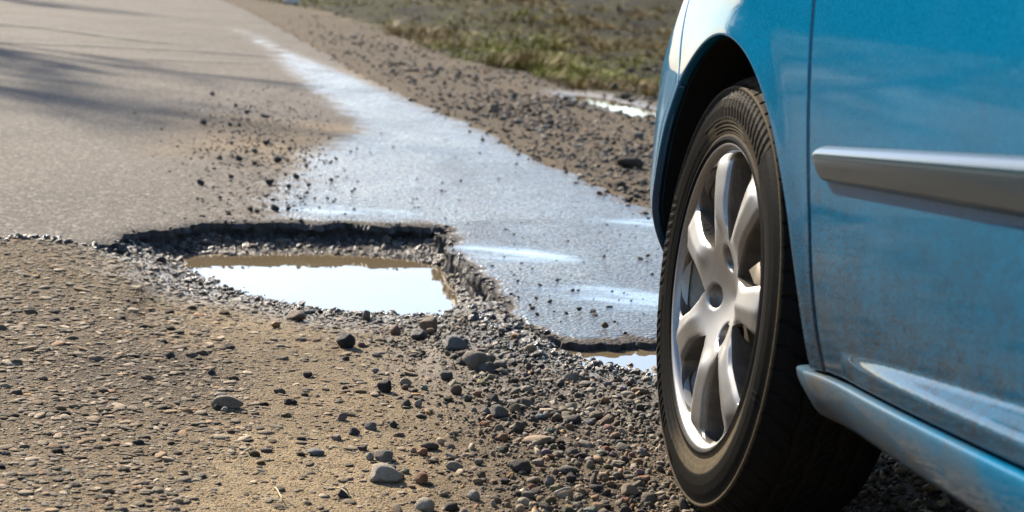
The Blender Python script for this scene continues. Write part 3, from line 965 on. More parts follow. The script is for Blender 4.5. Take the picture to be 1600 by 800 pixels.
A, B = STONE_ANG, STONE_RND
GREY, PALE, DARK, BROWN, RED, TANC, BLUE = (.24, .22, .20), (.40, .37, .33), (.075, .07, .068), (.20, .13, .085), (.30, .17, .115), (.34, .26, .18), (.21, .22, .235)
picked = [
    (353, 640, 52, 20, (.27, .235, .20), 'flat grey-brown rock lying alone on bare sandy ground', A[0], 0),
    (338, 641, 10, 9, DARK, 'small black pebble leaning on the lone flat grey-brown rock', B[4], 0),
    (350, 644, 11, 8, PALE, 'small whitish pebble in front of the lone flat grey-brown rock', B[1], 0),
    (600, 754, 54, 27, PALE, 'large pale grey humped rock on sandy gravel', A[1], 0),
    (598, 721, 34, 18, GREY, 'grey chipped rock beside a small round pale pebble', A[4], 0),
    (577, 719, 14, 12, PALE, 'small round pale pebble beside the grey chipped rock', B[4], 0),
    (657, 757, 22, 19, RED, 'rounded red-brown stone next to the large pale humped rock', B[1], 0),
    (663, 802, 32, 24, PALE, 'blocky whitish rock beside a dark flat stone on sandy gravel', A[5], 0),
    (705, 800, 26, 14, DARK, 'dark flat stone beside the blocky whitish rock', A[3], 0),
    (540, 544, 30, 26, (.035, .034, .036), 'black chunk of asphalt standing in the wet gravel by the pothole', A[7], .3),
    (462, 502, 32, 16, BROWN, 'oval red-brown stone at the near shore of the pothole puddle', B[0], .3),
    (430, 512, 15, 10, (.42, .22, .08), 'small orange pebble near the oval red-brown stone', B[1], .3),
    (618, 524, 19, 17, RED, 'round pinkish brown stone among wet gravel', B[4], .3),
    (640, 530, 0, 0, GREY, '', None, 0),
    (668, 519, 30, 26, (.30, .23, .165), 'pointed tan stone standing up beside the puddle', A[2], .2),
    (655, 532, 27, 17, DARK, 'smooth black oval stone below the pointed tan stone', B[0], .4),
    (571, 502, 14, 18, (.25, .21, .16), 'upright brown pebble at the puddle edge', A[7], .2),
    (710, 548, 38, 23, BLUE, 'rounded blue-grey rock between the puddle and the leaning slab', A[1], .15),
    (743, 579, 42, 30, (.25, .235, .215), 'long grey slab leaning up at an angle in the gravel', A[3], 0),
    (760, 584, 28, 18, (.14, .135, .135), 'dark grey stone propped against the leaning grey slab', A[4], .1),
    (781, 578, 22, 14, GREY, 'grey stone just behind the dark propped stone', B[3], .1),
    (725, 571, 22, 12, DARK, 'dark stone at the lower side of the leaning slab', B[0], .2),
    (828, 555, 22, 17, (.36, .29, .20), 'tan angular stone near the broken asphalt lip', A[5], .1),
    (806, 531, 17, 10, (.33, .16, .06), 'orange-brown pebble at the crumbled asphalt edge', B[3], .3),
    (600, 613, 24, 20, (.045, .043, .043), 'small black triangular chunk of asphalt on the gravel', A[2], 0),
    (633, 603, 21, 12, PALE, 'pale rectangular pebble next to the black triangular chunk', A[0], 0),
    (632, 609, 12, 8, BROWN, 'brown pebble touching the pale rectangular pebble', B[1], 0),
    (697, 595, 21, 15, (.12, .115, .115), 'dark rounded stone on open gravel below the slab', B[3], .1),
    (712, 617, 19, 16, (.17, .13, .10), 'brown knobbly stone with a rough top', A[5], 0),
    (745, 620, 14, 9, RED, 'small pinkish pebble beside the knobbly brown stone', B[1], 0),
    (773, 631, 15, 16, (.10, .10, .105), 'round dark pebble behind the grey faceted rock', B[4], 0),
    (778, 652, 28, 19, (.20, .195, .19), 'grey faceted rock in the loose gravel', A[1], 0),
    (760, 648, 13, 12, BLUE, 'small bluish pebble at the side of the grey faceted rock', B[4], 0),
    (804, 645, 20, 14, (.22, .19, .15), 'brownish stone beside the grey faceted rock', A[4], 0),
    (853, 642, 16, 9, DARK, 'small dark flat pebble beside the black oval one', B[2], 0),
    (870, 652, 23, 10, (.09, .09, .095), 'black oval pebble lying flat on the gravel', B[2], 0),
    (894, 662, 32, 11, (.10, .095, .09), 'broad dark flat stone beyond the black oval pebble', A[3], 0),
    (810, 676, 20, 18, (.12, .11, .10), 'dark angular stone standing beside a reddish pebble', A[7], 0),
    (785, 690, 17, 13, RED, 'reddish rounded pebble beside the dark angular stone', B[1], 0),
    (840, 696, 48, 12, (.40, .32, .24), 'long pale flat slab half sunk in the gravel', A[3], 0),
    (670, 704, 33, 12, (.13, .115, .10), 'dark flat low stone on sandy gravel', B[2], 0),
    (710, 735, 29, 13, (.33, .31, .28), 'light grey wedge stone with a dark pebble beside it', A[0], 0),
    (748, 727, 16, 10, GREY, 'grey pebble between the wedge stone and the dark chunk', B[3], 0),
    (812, 740, 37, 20, (.085, .08, .075), 'large dark rough chunk on the gravel near the tyre', A[6], 0),
    (886, 742, 36, 12, (.13, .125, .12), 'dark flat stone between the rough chunk and the tyre', B[2], 0),
    (893, 715, 24, 14, (.17, .155, .14), 'dull brown-grey stone above the dark flat stone', A[6], 0),
    (858, 762, 16, 20, (.22, .21, .21), 'upright grey pebble near the pale tooth-like rock', A[7], 0),
    (880, 778, 32, 15, (.42, .40, .37), 'pale tooth-like rock next to the upright grey pebble', A[4], 0),
    (826, 780, 23, 12, (.19, .19, .20), 'blue-grey flat pebble near the upright grey pebble', B[2], 0),
    (983, 775, 28, 18, (.30, .25, .19), 'tan stone lying close to the foot of the tyre', A[1], 0),
    (965, 748, 20, 10, GREY, 'low grey pebble near the foot of the tyre', B[2], 0),
    (982, 622, 26, 10, PALE, 'pale flat pebble beside the tyre sidewall', B[2], 0),
    (893, 596, 24, 14, (.30, .28, .25), 'light grey stone on the gravel below the small puddle', A[4], 0),
    (492, 712, 30, 9, BLUE, 'flat blue-grey pebble pressed into bare sand', B[2], 0),
    (415, 707, 22, 6, (.16, .15, .145), 'thin dark flat pebble on bare sand', B[2], 0),
    (470, 688, 18, 5, DARK, 'thin black flake lying on bare sand', B[2], 0),
    (578, 672, 21, 12, (.20, .20, .205), 'grey tilted pebble at the edge of the sandy strip', A[4], 0),
    (614, 668, 14, 10, DARK, 'round black pebble near the grey tilted pebble', B[4], 0),
    (636, 635, 14, 11, (.10, .10, .10), 'dark round pebble on the sandy gravel', B[4], 0),
    (655, 640, 0, 0, GREY, '', None, 0),
    (480, 590, 16, 9, DARK, 'dark pebble on the upper sandy ground', B[3], 0),
    (330, 586, 13, 9, DARK, 'dark round pebble between the lone flat rock and the puddle', B[4], 0),
    (265, 560, 16, 11, (.07, .07, .07), 'black round pebble standing out on the pebbly hardpan', B[4], 0),
    (634, 391, 28, 25, (.30, .25, .20), 'tan boulder on the far shore inside the pothole', A[7], .1),
    (656, 391, 24, 15, (.29, .25, .22), 'smaller tan rock touching the boulder in the pothole', A[1], .1),
    (598, 404, 28, 16, (.20, .195, .19), 'grey tilted rock standing in the pothole water', A[0], .3),
    (440, 398, 34, 8, (.19, .18, .17), 'flat grey stone at the far waterline of the pothole', B[2], .4),
    (362, 384, 20, 9, (.17, .165, .16), 'small grey stone on the wet far floor of the pothole', A[0], .3),
    (325, 407, 28, 7, (.26, .25, .24), 'flat pale stone in the shallow corner of the puddle', B[2], .4),
    (722, 418, 0, 0, DARK, '', None, 0),
    (705, 442, 18, 14, (.20, .17, .11), 'olive-brown stone in the crumbled wall of the pothole', A[5], .3),
    (735, 500, 26, 14, (.16, .15, .14), 'wet dark stone on the ramp beside the puddle', A[4], .5),
    (712, 487, 15, 12, (.13, .125, .12), 'small dark stone at the puddle corner', A[5], .5),
    (873, 537, 26, 12, (.22, .21, .20), 'grey stone under the asphalt lip beside the small puddle', B[0], .3),
    (856, 534, 16, 14, (.30, .26, .21), 'pale pebble under the asphalt lip', B[1], .2),
    (945, 512, 12, 9, (.20, .15, .10), 'lone brown pebble resting on the wet asphalt', B[4], .2),
    (985, 263, 44, 17, (.075, .06, .05), 'long dark flat stone on the dirt shoulder', A[3], 0),
    (968, 296, 22, 14, (.085, .07, .06), 'dark blocky stone on the shoulder by the wet road', A[5], 0),
    (998, 218, 18, 12, (.20, .19, .18), 'grey rounded stone on the upper dirt shoulder', B[3], 0),
    (770, 177, 20, 14, (.22, .19, .16), 'grey-brown stone at the middle of the dirt shoulder', A[1], 0),
]
for (u, v, w, h, c, lab, m_, wet) in picked:
    if w:
        put_stone(u, v, w, h, c, lab, 'loose stones', m_, wet, yaw=(-.55 if 'leaning up' in lab else None), z=(Z_ROAD + .003 if 'wet asphalt' in lab else None))

# look-alike stones filling the loose gravel, told apart only by place
srng = random.Random(5)
made = 0
tries = 0
while made < 205 and tries < 4000:
    tries += 1
    u = srng.uniform(-60, 1040); v = srng.uniform(480, 810)
    dl = float(dens(np.array([u]), np.array([v]), np.array([9.]), *[np.array([q]) for q in gp([(u, v)], 0)[0]])[0])
    if srng.random() > dl * (1.0 if u > 520 else .30):
        continue
    if u > 1010 and v > 520: continue
    if min((abs(u - a) / 1.4 + abs(v - b) for a, b in stone_xy), default=99) < 13:
        continue
    p = gp([(u, v)], 0)[0]
    i_ = ground_h(np.array([p[0]]), np.array([p[1]]))[1]
    pw = min(float(i_['w1'][0]), float(i_['w2'][0]))
    if pw < .03 or float(i_['rd'][0]) < .05: continue
    big = .55 + .45 * (v - 480) / 330
    dark = srng.random() < .5
    if u < 520:
        w = srng.uniform(13, 22); h = w * srng.uniform(.28, .4)
        c = tuple(float(q) for q in tints(1, .4)[0])
        lum = sum(c) / 3
        tone = 'dark' if lum < .11 else ('grey-brown' if lum < .19 else 'pale')
        where = 'close to the pothole' if v < 560 else ('around the lone flat rock' if v < 680 else 'on the low sandy hardpan')
        lab = '%s flat worn pebble bedded %s' % (tone, where)
        put_stone(u, v, w, h, c, lab, 'bedded pebbles: ' + lab, srng.choice([B[0], B[2], B[5], A[3]]), 0, sink=.3, rng=srng)
    else:
        w = srng.uniform(12, 24) * big; h = w * srng.uniform(.45, .75)
        wt = .45 if pw < .3 else 0
        tone, c0 = srng.choice([('black', DARK), ('dark brown', (.11, .10, .095)), ('brown', (.16, .12, .085)), ('black', DARK), ('grey', GREY), ('whitish', PALE), ('tan', TANC), ('blue-grey', BLUE), ('reddish', RED), ('grey', GREY)])
        c = tuple(q * srng.uniform(.8, 1.2) for q in c0)
        ang = srng.random() < .55
        where = 'beside the pothole water' if pw < .28 else ('near the front tyre' if u > 860 else ('in the loose gravel below the leaning slab' if v > 590 else 'in the damp gravel by the asphalt lip'))
        lab = 'small %s %s stone %s' % (tone, 'angular' if ang else 'rounded', where)
        put_stone(u, v, w, h, c, lab, 'loose stones: ' + lab, srng.choice(A if ang else B), wt, rng=srng)
    made += 1

# ---- lumps of asphalt thrown on to the road
LUMP = [rock_mesh('asphalt_lump', 500 + k, 3, 12, f, .07, 1.15) for k, f in enumerate((.7, .85, .6, .9))]
for m_ in LUMP: m_.materials.append(MAT['lump'])
lumps = [(317, 195, 12), (359, 197, 8), (373, 198, 8), (385, 178, 9), (331, 149, 8), (368, 167, 7), (361, 226, 8), (415, 227, 12), (397, 239, 10), (373, 251, 11), (432, 254, 16),
         (397, 258, 9), (343, 248, 8), (452, 235, 8), (442, 223, 6), (420, 289, 14), (450, 294, 9), (462, 279, 11), (446, 275, 6), (482, 292, 8), (517, 284, 8), (525, 250, 6), (478, 262, 8),
         (550, 301, 6), (469, 312, 6), (429, 330, 14), (401, 333, 10), (450, 329, 9), (343, 311, 7), (313, 289, 12), (308, 312, 6), (355, 334, 7), (390, 330, 11), (412, 183, 18), (361, 279, 9),
         (905, 486, 9), (870, 440, 6), (885, 492, 7), (838, 468, 6), (1012, 402, 7), (960, 505, 6), (828, 478, 5), (690, 300, 5), (720, 284, 5)]
for j, (u, v, w) in enumerate(lumps):
    big = w >= 13
    on_tongue = u > 600
    lab = {16: 'largest dark asphalt lump lying on the brown stained road', 18: 'thin flat dark flake on the dusty road'}.get(w)
    if lab is None:
        lab = 'tiny dark crumb on the wet blue-grey asphalt' if on_tongue else ('broad dark asphalt lump on the road behind the pothole' if big else 'small dark asphalt lump scattered on the road behind the pothole')
    put_stone(u, v, w, w * (.3 if w == 18 else .75), DARK, lab, 'crumbs on wet asphalt' if on_tongue else 'asphalt lumps on the road', LUMP[j % 4], 0, z=Z_ROAD + .003, name='asphalt_lump', cat='asphalt lump', sink=.08)
tag(put_stone(455, 8, 26, 16, (.75, .72, .66), 'whitish boulder at the far grassy road side', None, A[1], 0, name='boulder', cat='boulder'))

# ================================================================== VERGE VEGETATION
def clump_mesh(name, seed, n, h, lean, w):
    rng = np.random.default_rng(seed)
    V, Fc = [], []
    for _ in range(n):
        a = rng.uniform(0, 6.28); r = rng.uniform(0, .35) ; ln = rng.uniform(.3, 1) * lean; hh = h * rng.uniform(.5, 1.1)
        bx, by = r * math.cos(a) * h, r * math.sin(a) * h
        da = a + rng.normal(0, .6); dx, dy = math.cos(da), math.sin(da)
        sx, sy = -dy * w * rng.uniform(.6, 1.3), dx * w * rng.uniform(.6, 1.3)
        b = len(V)
        for t, ww in ((0, 1), (.4, .9), (.75, .6), (1.0, .1)):
            o_ = ln * hh * t ** 1.8
            z = hh * (t - .35 * ln * t * t)
            V += [(bx + dx * o_ - sx * ww / 2, by + dy * o_ - sy * ww / 2, z), (bx + dx * o_ + sx * ww / 2, by + dy * o_ + sy * ww / 2, z)]
        for k in range(3):
            Fc.append((b + 2 * k, b + 2 * k + 1, b + 2 * k + 3, b + 2 * k + 2))
    me = bpy.data.meshes.new(name)
    me.from_pydata(V, [], Fc); me.update()
    return me


def make_blade_mat():
    t = NT('grass_blade')
    a = t.n.new('ShaderNodeAttribute'); a.attribute_type = 'INSTANCER'; a.attribute_name = 'tint'
    c = t.coord('Object')
    t.set(Base_Color=t.mix(t.ramp(t.noise(c, 9, 2), [(.35, .5), (.65, 0)]), a.outputs['Color'], t.mix(1.0, a.outputs['Color'], (.5, .5, .5), 'MULTIPLY')), Roughness=.6, Specular_IOR_Level=.1)
    t.b.inputs['Subsurface Weight'].default_value = 0
    return t.m


MAT['blade'] = make_blade_mat()
clumps = [clump_mesh('grass_shape', 600 + k, 40, 1.0, l_, .032) for k, l_ in enumerate((.5, .9, 1.3, .7, 1.6, 1.1))]
k = 60000
# dense where the view is, thinner further out
su = RNG.uniform(330, 1500, k); sv = RNG.uniform(-75, 330, k)
dd = ray(np.stack([su, sv], -1))
dist = np.minimum(np.where(dd[:, 2] < -.002, .7 / np.maximum(-dd[:, 2], 1e-4), 60), 60) * RNG.uniform(.85, 1.15, k)
gpx = dd[:, :2] / np.linalg.norm(dd[:, :2], axis=1)[:, None] * dist[:, None]
ex = np.stack([RNG.uniform(1, 18, 9000), RNG.uniform(2, 30, 9000)], -1)
el = near_l + ROAD_DIR * RNG.uniform(-4, 40, 6000)[:, None] + left_n * RNG.uniform(.3, 7, 6000)[:, None]
gpx = np.vstack([gpx, ex, el]); k = len(gpx)
gz2, ginf = ground_h(gpx[:, 0], gpx[:, 1])
patch = fbm(gpx[:, 0] * .55, gpx[:, 1] * .40, 3, 121)
patch2 = fbm(gpx[:, 0] * .8 + 9, gpx[:, 1] * .55, 3, 131)
ok = ((ginf['veg'] < .10 - .5 * RNG.uniform(0, 1, k) ** 3) | (ginf['left'] > .2)) & (RNG.uniform(0, 1, k) < .12 + .9 * sstep(-.12, .12, patch)) & (ginf['w3'] > .30) & (RNG.uniform(0, 1, k) > .25 * sstep(3, 8, -ginf['veg']) * (ginf['left'] < 0))
green = sstep(-.08, .22, patch2 + .25 * RNG.normal(0, 1, k) * .6)[:, None]
gcol = np.array([.150, .155, .005]) * green + np.array([.19, .125, .035]) * (1 - green)
gcol = gcol * RNG.uniform(.5, 1.35, (k, 1))
hh = (.04 + .075 * RNG.uniform(0, 1, k) ** 2) * (1 + .7 * sstep(.1, .4, patch)) * (1 - .35 * green[:, 0])
scatter('verge_grass', np.column_stack([gpx, gz2 - .01])[ok], np.stack([RNG.normal(0, .15, k), RNG.normal(0, .15, k), RNG.uniform(0, 6.28, k)], -1)[ok],
        np.stack([hh * 1.3, hh * 1.3, hh], -1)[ok], RNG.integers(0, 6, k)[ok], gcol[ok], np.zeros(k)[ok], clumps, MAT['blade'], 'short green and straw coloured grass on the verge')
# clods of bare earth on the bank
k = 20000
ci = RNG.integers(0, len(gpx), k)
cpx = gpx[ci] + RNG.normal(0, .25, (k, 2))
cz, cinf = ground_h(cpx[:, 0], cpx[:, 1])
pt = fbm(cpx[:, 0] * .55, cpx[:, 1] * .40, 3, 121)
ok = (cinf['veg'] < -.1) & (RNG.uniform(0, 1, k) < np.maximum(sstep(.15, -.2, pt), sstep(2.5, 6, -cinf['veg'])))
cs = .02 + .09 * RNG.uniform(0, 1, k) ** 2.5
scatter('earth_clods', np.column_stack([cpx, cz])[ok], np.stack([RNG.normal(0, .4, k), RNG.normal(0, .4, k), RNG.uniform(0, 6, k)], -1)[ok], np.stack([cs, cs, cs * .9], -1)[ok],
        RNG.integers(8, 16, k)[ok], (np.array([[.034, .025, .017]]) * RNG.uniform(.5, 1.4, (k, 1)))[ok], np.zeros(k)[ok], pebs, MAT['pebble'], 'dark earth clods on the bare patches of the bank')


# unseen wood added beyond the left road side to darken the car's reflections
k = 2600
wa = R(1) * RNG.uniform(24, 125, k); wd = RNG.uniform(48, 95, k)
wx = np.stack([-np.sin(wa) * wd, np.cos(wa) * wd], -1)
ok = (wx - near_l) @ left_n > 12
wz = gh(wx[:, 0], wx[:, 1])
wh = RNG.uniform(5, 11, k)
scatter('added_wood', np.column_stack([wx, wz - .3])[ok], np.stack([RNG.normal(0, .06, k), RNG.normal(0, .06, k), RNG.uniform(0, 6.28, k)], -1)[ok], np.stack([wh * .75, wh * .75, wh], -1)[ok],
        RNG.integers(0, 4, k)[ok], (np.array([[.050, .042, .026]]) * RNG.uniform(.5, 1.5, (k, 1)))[ok], np.zeros(k)[ok], clumps, MAT['blade'], 'unseen leafless scrubby wood added beyond the road side to darken car reflections')

# dry straw stalks
def straw(pxl, z0, label, thick=.0011):
    p = gp(pxl, z0)
    p = smooth_poly(p, 2)
    V, Fc = [], []
    m = len(p)
    for i, q in enumerate(p):
        z = float(gh(q[0], q[1])[0]) + .006 + .006 * math.sin(math.pi * i / (m - 1))
        for a in range(5):
            an = a * 1.2566
            V.append((q[0] + thick * math.cos(an) * .6, q[1] + thick * math.cos(an) * .6, z + thick * math.sin(an)))
    for i in range(m - 1):
        for a in range(5):
            Fc.append((i * 5 + a, i * 5 + (a + 1) % 5, (i + 1) * 5 + (a + 1) % 5, (i + 1) * 5 + a))
    o = mesh_obj('straw', V, Fc, MAT['straw'])
    return tag(o, label, 'straw', 'dry straws')


MAT['straw'] = mat_simple('dry_straw', (.45, .36, .20), .7)
straw([(428, 775), (433, 785), (440, 795)], 0, 'short upright dry straw standing out on bare sand')
straw([(870, 782), (895, 780), (912, 765)], 0, 'bent dry straw lying across gravel near the pale tooth-like rock')
straw([(505, 778), (530, 779), (545, 786)], 0, 'thin dry straw lying on sandy gravel below the pale rocks')

# ================================================================== BARE TREES beside the road (they shade the asphalt)
MAT['bark'] = mat_simple('bark', (.11, .085, .065), .9, bump=.8, bscale=18)


def tree(base, height, seed, label):
    rng = random.Random(seed)
    root = bpy.data.objects.new('bare_tree', None); COL.objects.link(root)
    root.location = (base[0], base[1], float(gh(*base)[0]) - .05)
    tag(root, label, 'tree', 'bare roadside trees')
    parts = {'trunk': ([], []), 'crown': ([], [])}

    def tube(key, pts, rad):
        V, Fc = parts[key]
        ns = 7 if rad[0] > .05 else 4
        b = len(V)
        for i, (p, r_) in enumerate(zip(pts, rad)):
            t = (pts[min(i + 1, len(pts) - 1)] - pts[max(i - 1, 0)]).normalized()
            a = t.orthogonal().normalized(); c = t.cross(a)
            for j in range(ns):
                an = 6.2832 * j / ns
                V.append(tuple(p + (a * math.cos(an) + c * math.sin(an)) * r_))
        for i in range(len(pts) - 1):
            for j in range(ns):
                Fc.append((b + i * ns + j, b + i * ns + (j + 1) % ns, b + (i + 1) * ns + (j + 1) % ns, b + (i + 1) * ns + j))

    def grow(p, d_, L, r_, lvl):
        n_ = 5
        pts, rad = [p], [r_]
        for i in range(n_):
            wob = .03 if lvl == 0 else .12
            d_ = (d_ + Vector((rng.gauss(0, wob), rng.gauss(0, wob), rng.gauss(.04, .06)))).normalized()
            p = p + d_ * (L / n_)
            pts.append(p); rad.append(r_ * (1 - .55 * (i + 1) / n_))
        tube('trunk' if lvl == 0 else 'crown', pts, rad)
        if lvl >= 3: return
        for j in range((26, 5, 4)[lvl]):
            q = rng.uniform(.35, 1.0) if lvl else rng.uniform(.42, 1.0)
            i = min(n_ - 1, int(q * n_)); f = q * n_ - i
            pos = pts[i].lerp(pts[i + 1], f)
            ax = Vector((rng.gauss(0, 1), rng.gauss(0, 1), rng.gauss(.25, .4))).normalized()
            nd = (d_ * .9 + ax * .5).normalized()
            grow(pos, nd, (height * rng.uniform(.07, .14) if lvl == 0 else L * rng.uniform(.4, .6)), rad[i] * .5, lvl + 1)
    grow(Vector((0, 0, 0)), Vector((0, 0, 1)), height * .9, height * .011, 0)
    for key, (V, Fc) in parts.items():
        mesh_obj(key, V, Fc, MAT['bark'], root)
    return root


tdir = np.array([-math.sin(SUN_AZ), math.cos(SUN_AZ)])
# (tip of the shadow on the road, height)
for j, (spot, hgt, lab) in enumerate([((-1.15, 6.5), 16.0, 'tall bare poplar on the verge whose trunk shades the asphalt'), ((-1.9, 10.1), 17.0, 'second tall bare poplar on the verge, next along the row'),
                                      ((-5.2, 20.5), 16.0, 'third bare poplar on the verge, beyond the second')]):
    D = hgt * .93 / math.tan(SUN_EL)
    b = np.array(spot) + tdir * D
    tree(b, hgt, 40 + j, lab)

# ================================================================== THE CAR
PSI, CAMBER = 0.16732, 0.04438
WHEEL_R = .316
car = bpy.data.objects.new('car', None); COL.objects.link(car)
car.location = (0.28771, 2.47139, 0)
car.rotation_euler = (0, 0, PSI + math.pi / 2)
tag(car, 'dusty metallic blue hatchback parked beside the pothole with silver alloy wheel', 'car')
HEAD = np.array([-math.sin(PSI), math.cos(PSI), 0]); LEFT = np.array([-math.cos(PSI), -math.sin(PSI), 0])
CARO = np.array([0.28771, 2.47139, 0.0])

PZ = np.array([.12, .20, .27, .32, .40, .50, .60, .70, .80, .95, 1.1])
PN = np.array([-.11, -.055, -.022, -.006, .012, .024, .030, .031, .028, .012, -.03])


def spline(x, X, Y):
    """smooth (C1) interpolation"""
    x = np.clip(x, X[0], X[-1])
    m = np.gradient(Y, X)
    i = np.clip(np.searchsorted(X, x) - 1, 0, len(X) - 2)
    h_ = X[i + 1] - X[i]; t = (x - X[i]) / h_
    return (2 * t ** 3 - 3 * t ** 2 + 1) * Y[i] + (t ** 3 - 2 * t ** 2 + t) * h_ * m[i] + (-2 * t ** 3 + 3 * t ** 2) * Y[i + 1] + (t ** 3 - t ** 2) * h_ * m[i + 1]


ARC_C = np.array([-.045, .325]); ARC_R = .352
SF = np.array([-.9, -.35, -.1, .05, .2, .35, .5, .65, .8]); NF = np.array([0, 0, 0, -.001, -.007, -.022, -.058, -.130, -.26])


def body_n(s, z):
    s = np.asarray(s, float); z = np.asarray(z, float)
    pz = spline(z, PZ, PN)
    pz = pz + (np.maximum(.038 - pz, 0) * sstep(.06, .30, s) * sstep(.70, .52, z) * sstep(.26, .42, z))
    n = pz + spline(s, SF, NF)
    # shoulders draw in towards the bonnet
    n = n - .48 * np.clip(z - .60, 0, None) ** 1.5 * sstep(-.15, .40, s) * 1.2
    # flare round the wheel arch
    r = np.hypot(s - ARC_C[0], z - ARC_C[1])
    n = n + .005 * np.exp(-((r - ARC_R) / .03) ** 2) * sstep(.22, .34, z)
    return n


def car_px(pxl, surf, off=0.0):
    """points (s, z) of the car side seen at photo pixels"""
    px = np.asarray(pxl, float); d = ray(px)
    n = np.full(len(px), .02)
    o = np.array([0, 0, CAM_H]) - CARO
    for _ in range(40):
        t = (n - o @ LEFT) / (d @ LEFT)
        P = o + d * t[:, None]
        s, z = P @ HEAD, P[:, 2]
        n = .6 * n + .4 * (surf(s, z) + off)
    return np.stack([s, z], -1)


# lower door swage: the panel kicks outwards below a line that starts behind the front seam
swage_top = car_px([(1316, 552), (1450, 590), (1600, 640)], body_n)
swage_bot = car_px([(1316, 560), (1450, 622), (1600, 690)], body_n, np.array([0, .016, .028]))
kt = np.polyfit(swage_top[:, 0], swage_top[:, 1], 1); kb = np.polyfit(swage_bot[:, 0], swage_bot[:, 1], 1)
s_start = swage_top[0, 0]


def door_n(s, z):
    n = body_n(s, z)
    L = np.clip(s_start + .01 - s, 0, None)
    zt = np.polyval(kt, s) + .004; zb = np.polyval(kb, s) - .004
    zt = np.maximum(zt, zb + .006)
    A_ = .050 * (1 - np.exp(-L / .55))
    return n + A_ * sstep(zt, zb, z) * np.where(z < zb, np.clip(1 - .25 * (zb - z) / .08, .4, 1), 1)


def panel(name, poly, surf, mat, parent, spacing=.014, edge=.0032, thick=.014, dense=None):
    b = densify(poly, .007)
    area = np.sum(b[:, 0] * np.roll(b[:, 1], -1) - np.roll(b[:, 0], -1) * b[:, 1])
    if area < 0: b = b[::-1]
    t = np.roll(b, -1, 0) - np.roll(b, 1, 0)
    n_in = np.stack([-t[:, 1], t[:, 0]], -1) / (np.linalg.norm(t, axis=1)[:, None] + 1e-9)
    lo, hi = b.min(0), b.max(0)
    xs = np.arange(lo[0], hi[0], spacing); zs = np.arange(lo[1], hi[1], spacing)
    g = np.array([(x + (spacing / 2 if j % 2 else 0), z) for j, z in enumerate(zs) for x in xs])
    if dense:
        g2 = np.array([(x + (.003 if j % 2 else 0), z) for j, z in enumerate(np.arange(lo[1], hi[1], .0035)) for x in np.arange(lo[0], hi[0], .006)])
        g = np.vstack([g[~dense(g[:, 0], g[:, 1])], g2[dense(g2[:, 0], g2[:, 1])]])
    rings_ = np.vstack([b + n_in * .0006, b + n_in * .0016, b + n_in * .0034, b + n_in * .007])
    q = np.vstack([rings_, g[seg_dist(g, b) > .010]])
    q = q[inside(q, b)]
    allp = np.vstack([b, q])
    r_ = delaunay_2d_cdt([Vector(p) for p in allp], [], [list(range(len(b)))], 1, 1e-7)
    P = np.array([(v.x, v.y) for v in r_[0]])
    dd_ = np.clip(seg_dist(P, b), 0, edge)
    n = surf(P[:, 0], P[:, 1]) - (edge - np.sqrt(np.clip(edge ** 2 - (edge - dd_) ** 2, 0, None)))
    bm = bmesh.new()
    vs = [bm.verts.new((s, nn_, z)) for (s, z), nn_ in zip(P, n)]
    for f in r_[2]:
        try: bm.faces.new([vs[i] for i in f])
        except ValueError: pass
    bm.normal_update()
    for f in bm.faces:
        if f.normal.y < 0: f.normal_flip()
    be_ = [e for e in bm.edges if len(e.link_faces) == 1]
    inner = {}
    for e in be_:
        for v in e.verts:
            if v not in inner: inner[v] = bm.verts.new((v.co.x, v.co.y - thick, v.co.z))
    new = []
    for e in be_:
        a, c = e.verts
        f0 = e.link_faces[0]
        lp = [l for l in f0.loops if l.edge == e][0]
        a, c = lp.vert, lp.link_loop_next.vert
        new.append(bm.faces.new((c, a, inner[a], inner[c])))
    me = bpy.data.meshes.new(name)
    bm.to_mesh(me); bm.free()
    me.shade_smooth()
    me.materials.append(mat)

    def full(S, Z):
        q_ = np.clip(seg_dist(np.stack([S, Z], -1), b), 0, edge)
        return surf(S, Z) - (edge - np.sqrt(np.clip(edge ** 2 - (edge - q_) ** 2, 0, None)))
    h_ = .0006
    S, Z = P[:, 0], P[:, 1]
    ds = (full(S + h_, Z) - full(S - h_, Z)) / (2 * h_); dz = (full(S, Z + h_) - full(S, Z - h_)) / (2 * h_)
    near_b = seg_dist(P, b) < 1e-4
    nor = np.stack([-ds, np.ones(len(P)), -dz], -1); nor /= np.linalg.norm(nor, axis=1)[:, None]
    vn = np.array([v.normal[:] for v in me.vertices])
    vn[:len(P)][~near_b] = nor[~near_b]
    me.normals_split_custom_set_from_vertices([tuple(map(float, v)) for v in vn])
    o = bpy.data.objects.new(name, me); COL.objects.link(o)
    o.parent = parent
    return o


def arc(a0, a1, r=ARC_R, n=60, c=ARC_C):
    t = np.linspace(R(a0), R(a1), n)
    return np.stack([c[0] + r * np.cos(t), c[1] + r * np.sin(t)], -1)


seam = car_px([(1271, -8), (1267, 40), (1264, 90), (1262, 150), (1261, 220), (1262, 300), (1264, 380), (1267, 450), (1273, 510), (1286, 580)], body_n)
seam = seam[np.argsort(-seam[:, 1])]
seam = smooth_poly(seam, 1)
top_dir = (seam[0] - seam[2]); top_dir /= np.linalg.norm(top_dir)
seam_top = seam[0] + top_dir * (.93 - seam[0][1]) / top_dir[1]
sill_top = car_px([(1250, 571), (1287, 587), (1400, 643), (1600, 742)], door_n)
sk = np.polyfit(sill_top[:, 0], sill_top[:, 1], 1)
zsill = lambda s: np.polyval(sk, s)

gap = .0035
a_rear = 180 + math.degrees(math.asin(min(.99, (ARC_C[1] - (zsill(-.38) + .004)) / ARC_R)))
A_SEAM = 50
arch_rear = arc(a_rear, A_SEAM, n=90)
rear_foot = arch_rear[0]
